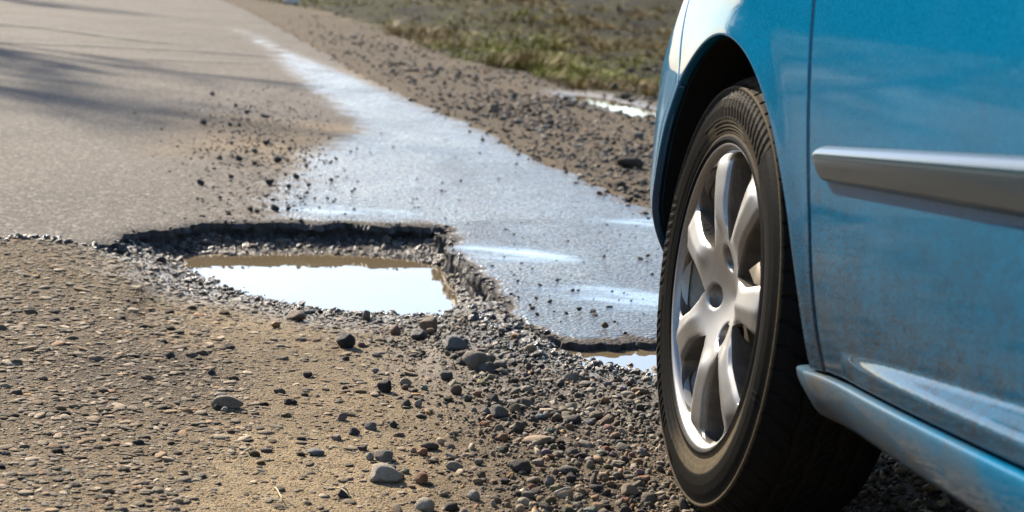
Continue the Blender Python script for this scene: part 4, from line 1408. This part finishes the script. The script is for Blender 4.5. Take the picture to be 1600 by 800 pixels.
# front wing
bs = [(ARC_C[0] + .56 * math.cos(R(A_SEAM + 3)), ARC_C[1] + .47 * math.sin(R(A_SEAM + 3))), (.36, .80), (.10, .865)]
fender_poly = list(arch_rear) + [tuple(b_) for b_ in bs] + [(seam_top[0] + .0, .93)] + [tuple(p) for p in seam if p[1] < .93] + [(seam[-1][0] + .001, zsill(seam[-1][0]) + gap)]
fender = panel('front_wing', np.array(fender_poly), body_n, MAT['paint'], car)
# front bumper
bump_poly = list(arc(A_SEAM - .6, -26, n=60)) + [(.34, .165), (.60, .17), (.78, .22), (.78, .60), (.56, .70)] + [(bs[1][0] + .008, bs[1][1] - .006), (bs[0][0] + .004, bs[0][1] - .004)]
bumper = panel('front_bumper', np.array(bump_poly), body_n, MAT['paint'], car)
# front door
dgap = np.array([-2 * gap, 0])
sd = [tuple(np.array(p) + dgap) for p in [(seam_top[0], .93)] + [tuple(p) for p in seam if p[1] < .93]]
DOOR_END = -1.50
door_poly = sd + [(seam[-1][0] - .012, zsill(seam[-1][0] - .012) + .006)] + [(s, zsill(s) + .006) for s in np.linspace(seam[-1][0] - .05, DOOR_END, 12)] + [(DOOR_END, .97)]
door = panel('front_door', np.array(door_poly), door_n, MAT['paint'], car, dense=lambda s, z: (z < .46) & (z > .30) & (s < -.5) & (s > -1.6))
# rear door and quarter
RD_END = -2.25
rd_poly = [(DOOR_END - .007, .97), (DOOR_END - .007, zsill(DOOR_END) + .010), (-2.19, zsill(-2.19) + .010), (-2.24, .50), (-2.42, .70), (-2.40, .985)]
rear_door = panel('rear_door', np.array(rd_poly), door_n, MAT['paint'], car, spacing=.03, dense=lambda s, z: (z < .52) & (z > .30))
RC = np.array([-2.61, .335])
rq = [(-2.407, .985), (-2.427, .698)] + [tuple(p) for p in arc(128, -22, .345, 40, RC)] + [(-3.15, .25), (-3.36, .35), (-3.40, .70), (-3.33, .985)]
rq[2:2] = []
rq_poly = [(-2.407, .985), (-2.427, .698)] + [tuple(p) for p in arc(100, 0, .345, 30, RC)][:0] + [tuple(p) for p in arc(60, 180 + 12, .345, 50, RC)][::1]
quarter_poly = [(-2.407, .985), (-2.425, .700), (-2.30, .53)] + [tuple(p) for p in arc(38, 196, .345, 50, RC)] + [(-3.10, .22), (-3.36, .30), (-3.40, .70), (-3.33, .985)]
quarter = panel('rear_quarter', np.array(quarter_poly), lambda s, z: body_n(s * 0 - .6, z) - 1.1 * np.clip(-2.9 - s, 0, None) ** 2, MAT['paint'], car, spacing=.03)

# side moulding on the door: rounded top, flat face
mt = car_px([(1270, 236), (1285, 228), (1330, 227), (1400, 229), (1600, 243)], body_n, .012)
mb = car_px([(1272, 278), (1290, 286), (1330, 293), (1450, 318), (1600, 342)], body_n, .012)
s0m = mt[0, 0] + .004
ktm = np.polyfit(mt[1:, 0], mt[1:, 1], 1); kbm = np.polyfit(mb[1:, 0], mb[1:, 1], 2 if False else 1)


def moulding(name, sa, sb, parent, round_front=True):
    ns = 110; nt = 26
    S = sa + (sb - sa) * (np.linspace(0, 1, ns) ** 1.6)
    V = []
    for s in S:
        zt, zb = np.polyval(ktm, s), np.polyval(kbm, s)
        q = abs(s - sa)
        e = 1.0
        if round_front and q < .035:
            e = math.sqrt(max(0, 1 - (1 - q / .035) ** 2))
        zc = zt * .62 + zb * .38; 
        zt2 = zc + (zt - zc) * max(e, .02); zb2 = zc + (zb - zc) * max(e, .02)
        H_ = zt2 - zb2
        for j in range(nt):
            t = j / (nt - 1)
            # profile: from the door skin up round the top, down the face, back at the bottom
            if t < .5:
                a = t / .5 * math.pi / 2
                zz = zt2 - H_ * .34 * (1 - math.cos(a)); pr = .019 * math.sin(a) ** .9
            elif t < .85:
                f = (t - .5) / .35
                zz = zt2 - H_ * (.34 + .52 * f); pr = .019 - .0075 * f ** 1.3
            else:
                a = (t - .85) / .15 * math.pi / 2
                zz = zt2 - H_ * (.86 + .14 * math.sin(a)); pr = .0115 * math.cos(a)
            V.append((s, float(body_n(s, zz)) + pr * min(1, e * 1.1 + .02) - .001, zz))
    return grid_mesh(name, np.array(V), ns, nt, MAT['moulding'], parent, flip=True)


moulding('side_moulding', s0m, DOOR_END + .004, door)
m2 = moulding('side_moulding', DOOR_END - .012, -2.25, rear_door, False)

# sill
sb_px = car_px([(1254, 600), (1257, 628), (1266, 652), (1290, 673), (1330, 697), (1400, 745), (1480, 800)], lambda s, z: door_n(s, np.maximum(z, zsill(s))) - .02)
kbot = np.polyfit(sb_px[3:, 0], sb_px[3:, 1], 1)


def sill_mesh():
    s_front = sill_top[0, 0] + .002
    S = np.r_[s_front, s_front - np.array([.002, .005, .01, .016, .024, .034, .046, .06, .08]), np.linspace(s_front - .1, -2.22, 60)]
    nt = 30
    V = []
    for s in S:
        q = s_front - s
        zt = float(zsill(s)) + .001
        zb_flat = float(np.polyval(kbot, s))
        f = min(1.0, q / .05)
        zb = zt - (zt - zb_flat) * (.80 + .20 * math.sqrt(max(0, 1 - (1 - f) ** 2)))
        inn = .006 * (1 - math.sqrt(max(0, 1 - (1 - min(1, q / .006)) ** 2)))
        n0 = float(door_n(s, zt)) + .001
        V.append((s, n0 - .075, zt - .003))
        for j in range(1, nt):
            t = (j - 1) / (nt - 2)
            if t < .10:                       # rounded shoulder that catches the sky
                a = t / .10 * math.pi / 2
                zz = zt - .0035 * (1 - math.cos(a)); nn_ = n0 - .008 + .012 * math.sin(a)
            elif t < .72:
                g_ = (t - .10) / .62
                zz = zt - .0035 - (zt - .0035 - zb - .02) * g_; nn_ = n0 + .004 + .001 * math.sin(g_ * math.pi) - .022 * g_ ** 1.4
            else:
                a = (t - .72) / .28 * math.pi / 2
                zz = zb + .02 * (1 - math.sin(a)); nn_ = n0 - .018 - .15 * (1 - math.cos(a)) - .006 * math.sin(a)
            V.append((s, nn_ - inn, zz))
    ns = len(S)
    o = grid_mesh('sill', np.array(V), ns, nt, MAT['paint_low'], car, flip=True)
    # close the front end
    bm = bmesh.new(); bm.from_mesh(o.data); bm.verts.ensure_lookup_table()
    ring = [bm.verts[j] for j in range(nt)]
    back = [bm.verts.new((v.co.x - .004, v.co.y - .06, v.co.z)) for v in ring]
    for j in range(nt - 1):
        bm.faces.new((ring[j], ring[j + 1], back[j + 1], back[j]))
    bm.to_mesh(o.data); bm.free(); o.data.shade_smooth()
    return o


sill = sill_mesh()

# wheel arch liner, brake side wall, inner structure
MAT['black'] = mat_simple('black_plastic', (.012, .012, .012), .75, bump=.5, bscale=50)
MAT['dark'] = mat_simple('dark_structure', (.01, .01, .012), .8)


def liner(name, cx, cz, r, parent, nfun, a0=-30, a1=212):
    t = np.radians(np.linspace(a0, a1, 60))
    V = []
    for a in t:
        s, z = cx + r * math.cos(a), cz + r * math.sin(a)
        n0 = float(nfun(s, max(z, .16))) - .010
        for dn, rr in ((0, -.004), (-.012, .004), (-.05, .018), (-.22, .02), (-.30, .02)):
            V.append((cx + (r + rr) * math.cos(a), min(n0, 9) + dn, cz + (r + rr) * math.sin(a)))
    o = grid_mesh(name, np.array(V), 60, 5, MAT['black'], parent)
    # inner wall
    bm = bmesh.new(); bm.from_mesh(o.data); bm.verts.ensure_lookup_table()
    c = bm.verts.new((cx, -.29, cz))
    bm.verts.ensure_lookup_table()
    for i in range(59):
        bm.faces.new((c, bm.verts[i * 5 + 4], bm.verts[(i + 1) * 5 + 4]))
    bm.to_mesh(o.data); bm.free()
    return o


liner('wheel_arch_liner', ARC_C[0], ARC_C[1], ARC_R, car, body_n, -30, 193)
liner('wheel_arch_liner', RC[0], RC[1], .345, car, lambda s, z: body_n(-.6, z), -30, 210)

# body hull: everything else of the car, taking the panels on its flank
WID = 1.70


def hull(name, outline, n0, n1, mat, taper=None, bev=.02, lean=False):
    bm = bmesh.new()
    L_ = []
    for n in (n0, n1):
        ring = []
        for s, z in outline:
            tp = taper(z) if taper else 0
            ring.append(bm.verts.new((s, n + (-tp if n == n0 or lean else tp), z)))
        L_.append(ring)
    m = len(outline)
    bm.faces.new(L_[0][::-1]); bm.faces.new(L_[1])
    for i in range(m):
        bm.faces.new((L_[0][i], L_[0][(i + 1) % m], L_[1][(i + 1) % m], L_[1][i]))
    bmesh.ops.recalc_face_normals(bm, faces=bm.faces)
    if bev:
        bmesh.ops.bevel(bm, geom=[e for e in bm.edges if e.calc_face_angle(0) > .4], offset=bev, segments=3, affect='EDGES', clamp_overlap=True)
    me = bpy.data.meshes.new(name); bm.to_mesh(me); bm.free()
    me.materials.append(mat)
    o = bpy.data.objects.new(name, me); COL.objects.link(o); o.parent = car
    return o


bot = .31
core = [(-.44, bot)] + [tuple(p) for p in arc(197, -10, .385, 30)][::1]
core = [(-.46, bot)] + [tuple(p) for p in arc(190, 62, .382, 30)] + [(.12, .72), (.05, .78), (-.42, .86), (-3.2, .90), (-3.26, .35), (-3.02, .25)] + \
    [tuple(p) for p in arc(-4, 190, .375, 30, RC)][::1] + [(-2.20, bot)]
core = core[:-1] + [(-2.21, bot)]
hull('body_shell', core, -.055, -WID + .055, MAT['dark'], None, 0)
hull('nose_structure', [(.10, .35), (.10, .74), (.30, .70), (.45, .60), (.52, .30), (.34, .22)], -.32, -WID + .32, MAT['dark'], None, .02)
up = [(.30, .80), (-.30, .93), (-.42, .955), (-3.30, 1.0), (-3.34, .86), (-.42, .82), (.30, .72)]
hull('bonnet', [(.60, .70), (.40, .79), (.05, .885), (-.36, .955), (-.36, .90), (.05, .83), (.40, .73), (.60, .64)], -.085, -WID + .085, MAT['paint'], None, .03)
MAT['glass'] = mat_simple('dark_window_glass', (.012, .016, .018), .06)
MAT['trim'] = mat_simple('window_trim', (.015, .015, .015), .5)
tp = lambda z: max(0, z - .95) * .36
hull('cabin_glass', [(-.32, .93), (-1.05, 1.40), (-1.6, 1.475), (-2.5, 1.44), (-3.22, 1.02), (-3.25, .93)], -.065, -WID + .065, MAT['glass'], tp, .015)
hull('roof', [(-1.02, 1.402), (-1.6, 1.483), (-2.5, 1.45), (-2.95, 1.24), (-2.9, 1.23), (-2.48, 1.42), (-1.6, 1.453), (-1.05, 1.375)], -.055, -WID + .055, MAT['paint'], tp, .008)
for nm, ol in (('window_pillar', [(-.30, .945), (-1.03, 1.415), (-1.09, 1.40), (-.40, .945)]), ('window_pillar', [(-1.48, .95), (-1.50, 1.45), (-1.58, 1.455), (-1.58, .95)]),
               ('window_pillar', [(-2.38, .98), (-2.44, 1.44), (-2.62, 1.40), (-3.2, 1.05), (-3.24, .98)])):
    hull(nm, ol, -.058, -.058 - .03, MAT['paint'] if ol[0][0] != -1.48 else MAT['trim'], tp, 0, True)
hull('belt_trim', [(-.42, .915), (-3.25, .965), (-3.25, .985), (-.42, .94)], -.012, -.075, MAT['trim'], None, 0)
flank = hull('right_flank', [(.50, .25), (.60, .60), (.35, .78), (-.42, .95), (-3.30, .99), (-3.35, .40), (-3.1, .24)], -WID + .06, -WID - .02, MAT['paint'], None, .03)
hull('rear_panel', [(-3.22, .25), (-3.22, .98), (-3.38, .97), (-3.42, .6), (-3.36, .28)], -.10, -WID + .10, MAT['paint'], None, .03)
hull('headlight', [(.36, .70), (.62, .60), (.66, .66), (.46, .78)], -.12, -.44, MAT['glass'], None, .02)
hull('headlight', [(.36, .70), (.62, .60), (.66, .66), (.46, .78)], -WID + .44, -WID + .12, MAT['glass'], None, .02)
# door handle and mirror (above the view)
hull('door_handle', [(-1.32, .835), (-1.32, .86), (-1.48, .868), (-1.48, .842)], .045, .012, MAT['paint'], None, .008).parent = door
hull('wing_mirror', [(-.50, .97), (-.46, 1.08), (-.60, 1.10), (-.64, .98)], .17, -.01, MAT['paint'], None, .02)

# ------------------------------------------------------------------ wheel
def make_rubber():
    t = NT('tyre_rubber')
    c = t.coord('Object')
    n1 = t.noise(c, 7, 5, .6); n2 = t.noise(c, 160, 4, .7)
    mud = t.attr('mud')
    dust = t.math('ADD', t.math('MULTIPLY', t.ramp(n1, [(.38, 0), (.66, 1)]), .02), t.math('MULTIPLY', mud, t.ramp(n2, [(.3, .45), (.65, 1)])), clamp=True)
    t.set(Base_Color=t.mix(dust, t.mix(n2, (.0038, .0037, .0036), (.010, .0094, .0085)), (.085, .067, .042)), Roughness=t.math('ADD', .48, t.math('MULTIPLY', dust, .3)),
          Normal=t.bump(n2, .25, .002))
    t.b.inputs['Specular IOR Level'].default_value = .02
    return t.m


def make_silver():
    t = NT('silver_alloy')
    c = t.coord('Object')
    n1 = t.noise(c, 9, 4); n2 = t.noise(c, 240, 3, .7)
    dirt = t.math('MULTIPLY', t.ramp(n1, [(.35, .1), (.7, .75)]), t.ramp(n2, [(.4, .35), (.62, 1)]))
    t.set(Base_Color=t.mix(t.math('MULTIPLY', dirt, .5), (.28, .272, .26), (.085, .073, .058)), Metallic=.9, Roughness=t.math('ADD', .40, t.math('MULTIPLY', dirt, .2)),
          Coat_Weight=.15, Coat_Roughness=.12)
    return t.m


MAT['rubber'] = make_rubber(); MAT['silver'] = make_silver()
MAT['barrel'] = mat_simple('brake_dusted_metal', (.20, .185, .165), .45, .6, bump=.2, bscale=200)
MAT['disc'] = mat_simple('brake_metal', (.10, .086, .072), .5, .6)
MAT['wall'] = mat_simple('brake_dusted_spoke', (.17, .15, .125), .45, .7, bump=.2, bscale=160)
MAT['grime'] = mat_simple('dark_recess', (.02, .019, .018), .7)


def lathe(name, prof, mat, parent, n=120, flip=False):
    prof = np.asarray(prof, float)
    t = np.linspace(0, 2 * math.pi, n, endpoint=False)
    V = np.zeros((n, len(prof), 3))
    V[:, :, 0] = np.cos(t)[:, None] * prof[None, :, 0]
    V[:, :, 2] = np.sin(t)[:, None] * prof[None, :, 0]
    V[:, :, 1] = prof[None, :, 1]
    return grid_mesh(name, V.reshape(-1, 3), n, len(prof), mat, parent, wrap_u=True, flip=flip)


def tyre_mesh(parent):
    key = np.array([(.211, -.006), (.2145, .0035), (.2185, .0065), (.2235, .0055), (.228, .0035), (.240, .0085), (.252, .0110), (.264, .0115), (.276, .0090), (.284, .0055), (.2885, .0040), (.2905, .0052), (.2930, .0050), (.2945, .0025),
                    (.298, -.003), (.303, -.010), (.308, -.018), (.3115, -.028), (.3138, -.042), (.3152, -.062), (.316, -.085), (.3162, -.098)])
    half = densify(key, .0016, False)
    mirror = half[::-1].copy(); mirror[:, 1] = -.196 - mirror[:, 1]; squeeze = .168 / .196
    prof = np.vstack([half, mirror[1:]])
    inner_ = prof[:, 1] < -.02
    prof[inner_, 1] = -.02 + (prof[inner_, 1] + .02) * .83
    na_ = 1080
    th = np.linspace(0, 2 * math.pi, na_, endpoint=False)
    Rr = np.repeat(prof[None, :, 0], na_, 0); Y = np.repeat(prof[None, :, 1], na_, 0); T = np.repeat(th[:, None], len(prof), 1)
    deg = np.degrees(T) % 360
    # --- tread: grooves cut towards the axle
    yc = np.where(Y < -.02, -.02 + (Y + .02) / .83, Y) + .098
    tread = sstep(.300, .3085, Rr)
    cut = np.zeros_like(Rr)
    for g0 in (-.052, -.018, .018, .052):
        cut = np.maximum(cut, sstep(.0052, .0034, np.abs(yc - g0 - .0016 * np.sin(T * 36))))
    side = np.sign(yc)
    pitch = 6.0
    sk_ = deg + 150 * np.abs(yc) * .55
    bl = np.abs(((sk_ / pitch) % 1) - .5) * pitch
    lateral = sstep(.42, .22, bl) * sstep(.055, .060, np.abs(yc))
    lat2 = sstep(.40, .22, np.abs((((deg - 260 * yc) / (pitch * 1.1)) % 1) - .5) * pitch) * sstep(.055, .05, np.abs(yc)) * .75
    sipe = sstep(.22, .12, np.abs((((sk_ + 1.2) / (pitch / 3)) % 1) - .5) * pitch / 3) * .35 * sstep(.30, .31, Rr)
    cut = np.maximum.reduce([cut, lateral, lat2, sipe])
    # shoulder blocks reach round the edge of the tread
    shoulder = sstep(.2935, .297, Rr) * (1 - tread)
    notch = sstep(.45, .25, np.abs(((deg / pitch + .25) % 1) - .5) * pitch) * shoulder
    depth = tread * cut * .0055 + notch * .0035
    # --- sidewall relief (outer side): ribbed fields, raised bands and strokes
    outer = (Y > -.03)
    out = np.zeros_like(Rr)

    def field(a0, a1, soft=1.0):
        dcen = (deg - (a0 + a1) / 2 + 180) % 360 - 180
        return sstep((a1 - a0) / 2, (a1 - a0) / 2 - soft, np.abs(dcen))
    rib = (.5 + .5 * np.sign(np.sin(np.radians(deg) * 110 + (Rr - .26) * 160)))
    for a0, a1 in ((82, 128), (300, 345), (352, 385)):
        f = field(a0, a1) * sstep(.2505, .2525, Rr) * sstep(.289, .287, Rr)
        out += f * (.0016 * rib - .0008)
    for a0, a1 in ((70, 104),):
        st_ = field(a0, a1, .6) * sstep(.227, .2285, Rr) * sstep(.2465, .245, Rr)
        out += st_ * (-.0012 + .0018 * (np.sin((Rr - .227) / .0205 * 2 * math.pi * 4) > 0))
    for a0, a1 in ((60, 132), (290, 350)):
        f = field(a0, a1, .5)
        out += f * .0011 * (sstep(.0018, .0010, np.abs(Rr - .2487)))
    # small moulded marks
    for a0 in (77, 78.8, 80.2, 286, 288, 290, 196, 198):
        out += field(a0, a0 + 1.1, .25) * sstep(.265, .266, Rr) * sstep(.279, .278, Rr) * .0010
    out += .0010 * sstep(.0010, .0005, np.abs(Rr - .2300)) + .0006 * sstep(.0009, .0005, np.abs(Rr - .2330))
    Y = Y + np.where(outer & (Rr < .292), out, 0)
    Rr = Rr - depth
    V = np.stack([np.cos(T) * Rr, Y, np.sin(T) * Rr], -1)
    # the tyre flattens a little where it stands
    V[..., 2] = np.where(V[..., 2] < -.303, -.303 + (V[..., 2] + .303) * .35, V[..., 2])
    o = grid_mesh('tyre', V.reshape(-1, 3), na_, len(prof), MAT['rubber'], parent, wrap_u=True, flip=True)
    lowz = V[..., 2]
    r0 = Rr + depth
    inner_band = sstep(.2492, .2480, r0) * sstep(.222, .226, r0)
    mud = inner_band * (.02 + .85 * field(196, 300, 26) + .5 * field(60, 132, 6)) + .75 * sstep(.2885, .2895, r0) * sstep(.2955, .2935, r0) \
        + .60 * field(40, 140, 34) * sstep(.295, .301, r0) * (1 - .7 * cut) + .22 * field(20, 200, 30) * sstep(.250, .254, r0) * (out > 0)
    mud = mud * (Y > -.11) + .05 * cut * tread
    float_attr(o, 'mud', np.clip(mud, 0, 1).ravel())
    return o


def face_y(r):
    r = np.asarray(r, float)
    X = np.array([0, .03, .06, .085, .105, .13, .16, .19, .205, .216]); Yv = np.array([-.0315, -.0235, -.0135, -.0052, .0005, .0025, .0020, -.0010, -.0060, -.010])
    return spline(r, X, Yv)


def make_wheel(loc, camber, label=None):
    w = lathe('wheel', [(.2030, -.017), (.2050, -.010), (.2075, -.0035), (.2105, .0015), (.2140, .0035), (.2172, .0020), (.2185, -.002), (.2170, -.008), (.2120, -.012), (.2065, -.020), (.1990, -.030), (.1935, -.045), (.1910, -.075),
                        (.1900, -.13), (.1990, -.165), (.2080, -.182), (.2180, -.190)], MAT['silver'], car)
    w.data.materials.append(MAT['wall'])
    for pi_, pl in enumerate(w.data.polygons):
        if pi_ % 16 >= 8: pl.material_index = 1
    w.location = loc
    w.rotation_euler = (camber, 0, 0)
    tyre_mesh(w)
    # seven spokes
    NSP = 7; half = math.pi / NSP
    rh, r1, r2, ro = .078, .140, .190, .2065
    rs = np.r_[rh + (r1 - rh) * (1 - np.cos(np.linspace(0, math.pi / 2, 14))), np.linspace(r1, r2, 14)[1:], r2 + (ro - r2) * np.sin(np.linspace(0, math.pi / 2, 14))[1:]]

    def psi(r):
        mid = .186 + (.178 - .186) * (r - r1) / (r2 - r1) if r1 <= r <= r2 else (.186 if r < r1 else .178)
        if r < r1:
            e = ((r1 - r) / (r1 - rh)) ** 2.2; return mid + (half - mid) * e
        if r > r2:
            e = 1 - math.sqrt(max(0, 1 - ((r - r2) / (ro - r2)) ** 2)); return mid + (half - mid) * e
        return mid
    nu = 17
    sm = None
    for k_ in range(NSP):
        if sm is None:
            V = []
            us = np.linspace(-1, 1, nu)
            for r_ in rs:
                ps = psi(r_)
                yf = float(face_y(r_))
                flatk = sstep(rh, rh + .035, r_) * sstep(ro, r2, r_)
                row = []
                for u in us:
                    an = u * ps
                    # a soft ridge off the middle of the spoke, faces falling to both sides
                    rid = .0070 * (1 - abs(u - .08) / (1.08 if u < .08 else .92)) * float(flatk)
                    edge_ = -.004 * max(0, (abs(u) - .8) / .2) ** 2 * float(flatk)
                    row.append((r_ * math.cos(an), yf + rid - .003 * float(flatk) + edge_, r_ * math.sin(an)))
                drop = .030 * float(np.clip(flatk, .0, 1)) + .010
                a0, a1 = row[0], row[-1]
                inn = .010 * float(flatk)
                def back(p, sgn):
                    an = sgn * (ps - inn / r_ * .55)
                    return (r_ * math.cos(an), p[1] - drop, r_ * math.sin(an))
                def mid_(p, sgn):
                    an = sgn * (ps + .0015 / r_)
                    return (r_ * math.cos(sgn * ps), p[1] - .004, r_ * math.sin(sgn * ps))
                V += [back(a0, -1), mid_(a0, -1)] + row + [mid_(a1, 1), back(a1, 1)]
            o = grid_mesh('spoke', np.array(V), len(rs), nu + 4, MAT['silver'], w, flip=False)
            sm = o.data
            sm.set_sharp_from_angle(angle=R(30))
            sm.materials.append(MAT['wall'])
            nc = nu + 3
            for pi_, pl in enumerate(sm.polygons):
                if pi_ % nc in (0, nc - 1): pl.material_index = 1
        else:
            o = bpy.data.objects.new('spoke', sm); COL.objects.link(o); o.parent = w
        o.rotation_euler = (0, -R(21 + 51.43 * k_), 0)
    # hub dish with four bolt openings
    cen = [(.054 * math.cos(R(a)), .054 * math.sin(R(a))) for a in (170, 80, 350, 260)]
    HR = .0172
    loop = [(rh * 1.003 * math.cos(a), rh * 1.003 * math.sin(a)) for a in np.linspace(0, 2 * math.pi, 140, endpoint=False)]
    ptsv = list(loop); edges_ = []
    for c in cen:
        for rr in (HR, HR + .0012, HR + .0028):
            ptsv += [(c[0] + rr * math.cos(a), c[1] + rr * math.sin(a)) for a in np.linspace(0, 2 * math.pi, 40, endpoint=False)]
    for r_ in np.arange(.004, rh - .002, .004):
        for a in np.linspace(0, 2 * math.pi, max(8, int(r_ * 6.28 / .004)), endpoint=False):
            p = (r_ * math.cos(a), r_ * math.sin(a))
            if all(math.hypot(p[0] - c[0], p[1] - c[1]) > HR + .004 for c in cen): ptsv.append(p)
    rr_ = delaunay_2d_cdt([Vector(p) for p in ptsv], [], [list(range(len(loop)))], 1, 1e-7)
    PV = [(v.x, v.y) for v in rr_[0]]
    V = []
    for x, z in PV:
        y = float(face_y(math.hypot(x, z))) + .00005
        dmin = min(math.hypot(x - c[0], z - c[1]) for c in cen)
        y -= .0022 * max(0, 1 - (dmin - HR) / .0028) ** 2 if dmin < HR + .0028 else 0
        V.append((x, y, z))
    Fs = []
    for f in rr_[2]:
        cx_ = sum(PV[i][0] for i in f) / 3; cz_ = sum(PV[i][1] for i in f) / 3
        if all(math.hypot(cx_ - c[0], cz_ - c[1]) > HR * .985 for c in cen):
            a, b, c_ = (Vector(V[i]) for i in f)
            Fs.append(f if (b - a).cross(c_ - a).y > 0 else f[::-1])
    mesh_obj('hub', V, Fs, MAT['silver'], w)
    for c in cen:
        y0 = float(face_y(.054))
        V, Fs = [], []
        n_ = 40
        for j, (rr, dy) in enumerate(((HR, -.0024), (HR * .97, -.006), (HR * .93, -.026), (HR * .55, -.0265), (HR * .50, -.017), (0.0005, -.0165))):
            for a in np.linspace(0, 2 * math.pi, n_, endpoint=False):
                x, z = c[0] + rr * math.cos(a), c[1] + rr * math.sin(a)
                yb = float(face_y(math.hypot(x, z))) - .0004 if j == 0 else y0
                V.append((x, yb + dy + (.0002 if j == 0 else 0), z))
        for j in range(5):
            for i in range(n_):
                Fs.append((j * n_ + i, j * n_ + (i + 1) % n_, (j + 1) * n_ + (i + 1) % n_, (j + 1) * n_ + i))
        mesh_obj('bolt_recess', V, Fs, MAT['barrel'], w)
    # dark brake hardware and the inner closing of the rim
    lathe('brake_disc', [(.001, -.060), (.070, -.060), (.072, -.085), (.132, -.086), (.133, -.098), (.07, -.10)], MAT['disc'], w, 90)
    lathe('rim_back', [(.001, -.15), (.19, -.15), (.1915, -.12)], MAT['grime'], w, 60)
    # valve stem
    an = R(213)
    rv_ = .1925
    V, Fs = [], []
    for j, (q, rr) in enumerate(((0, .0052), (.012, .0050), (.014, .0040), (.020, .0040), (.021, .0048), (.032, .0048), (.034, .003), (.0345, .0003))):
        cxv, czv, cyv = (rv_ - q * .75) * math.cos(an), (rv_ - q * .75) * math.sin(an), -.040 + q * .66
        for a in range(12):
            b_ = a * math.pi / 6
            tx, tz = -math.sin(an), math.cos(an)
            V.append((cxv + tx * rr * math.cos(b_) + .66 * rr * math.sin(b_) * math.cos(an), cyv + .75 * rr * math.sin(b_), czv + tz * rr * math.cos(b_) + .66 * rr * math.sin(b_) * math.sin(an)))
    for j in range(7):
        for a in range(12):
            Fs.append((j * 12 + a, j * 12 + (a + 1) % 12, (j + 1) * 12 + (a + 1) % 12, (j + 1) * 12 + a))
    mesh_obj('valve_stem', V, Fs, MAT['black'], w)
    return w


w1 = make_wheel((0, 0, WHEEL_R * math.cos(CAMBER) - .001), CAMBER)
for (x, y, rz_) in ((-2.61, -.005, 0), (0.0, -WID + .005, math.pi), (-2.61, -WID + .005, math.pi)):
    w2 = w1.copy(); COL.objects.link(w2)
    w2.location = (x, y, WHEEL_R)
    w2.rotation_euler = (0, 0, rz_)
    for ch in list(w1.children):
        c_ = ch.copy(); COL.objects.link(c_); c_.parent = w2
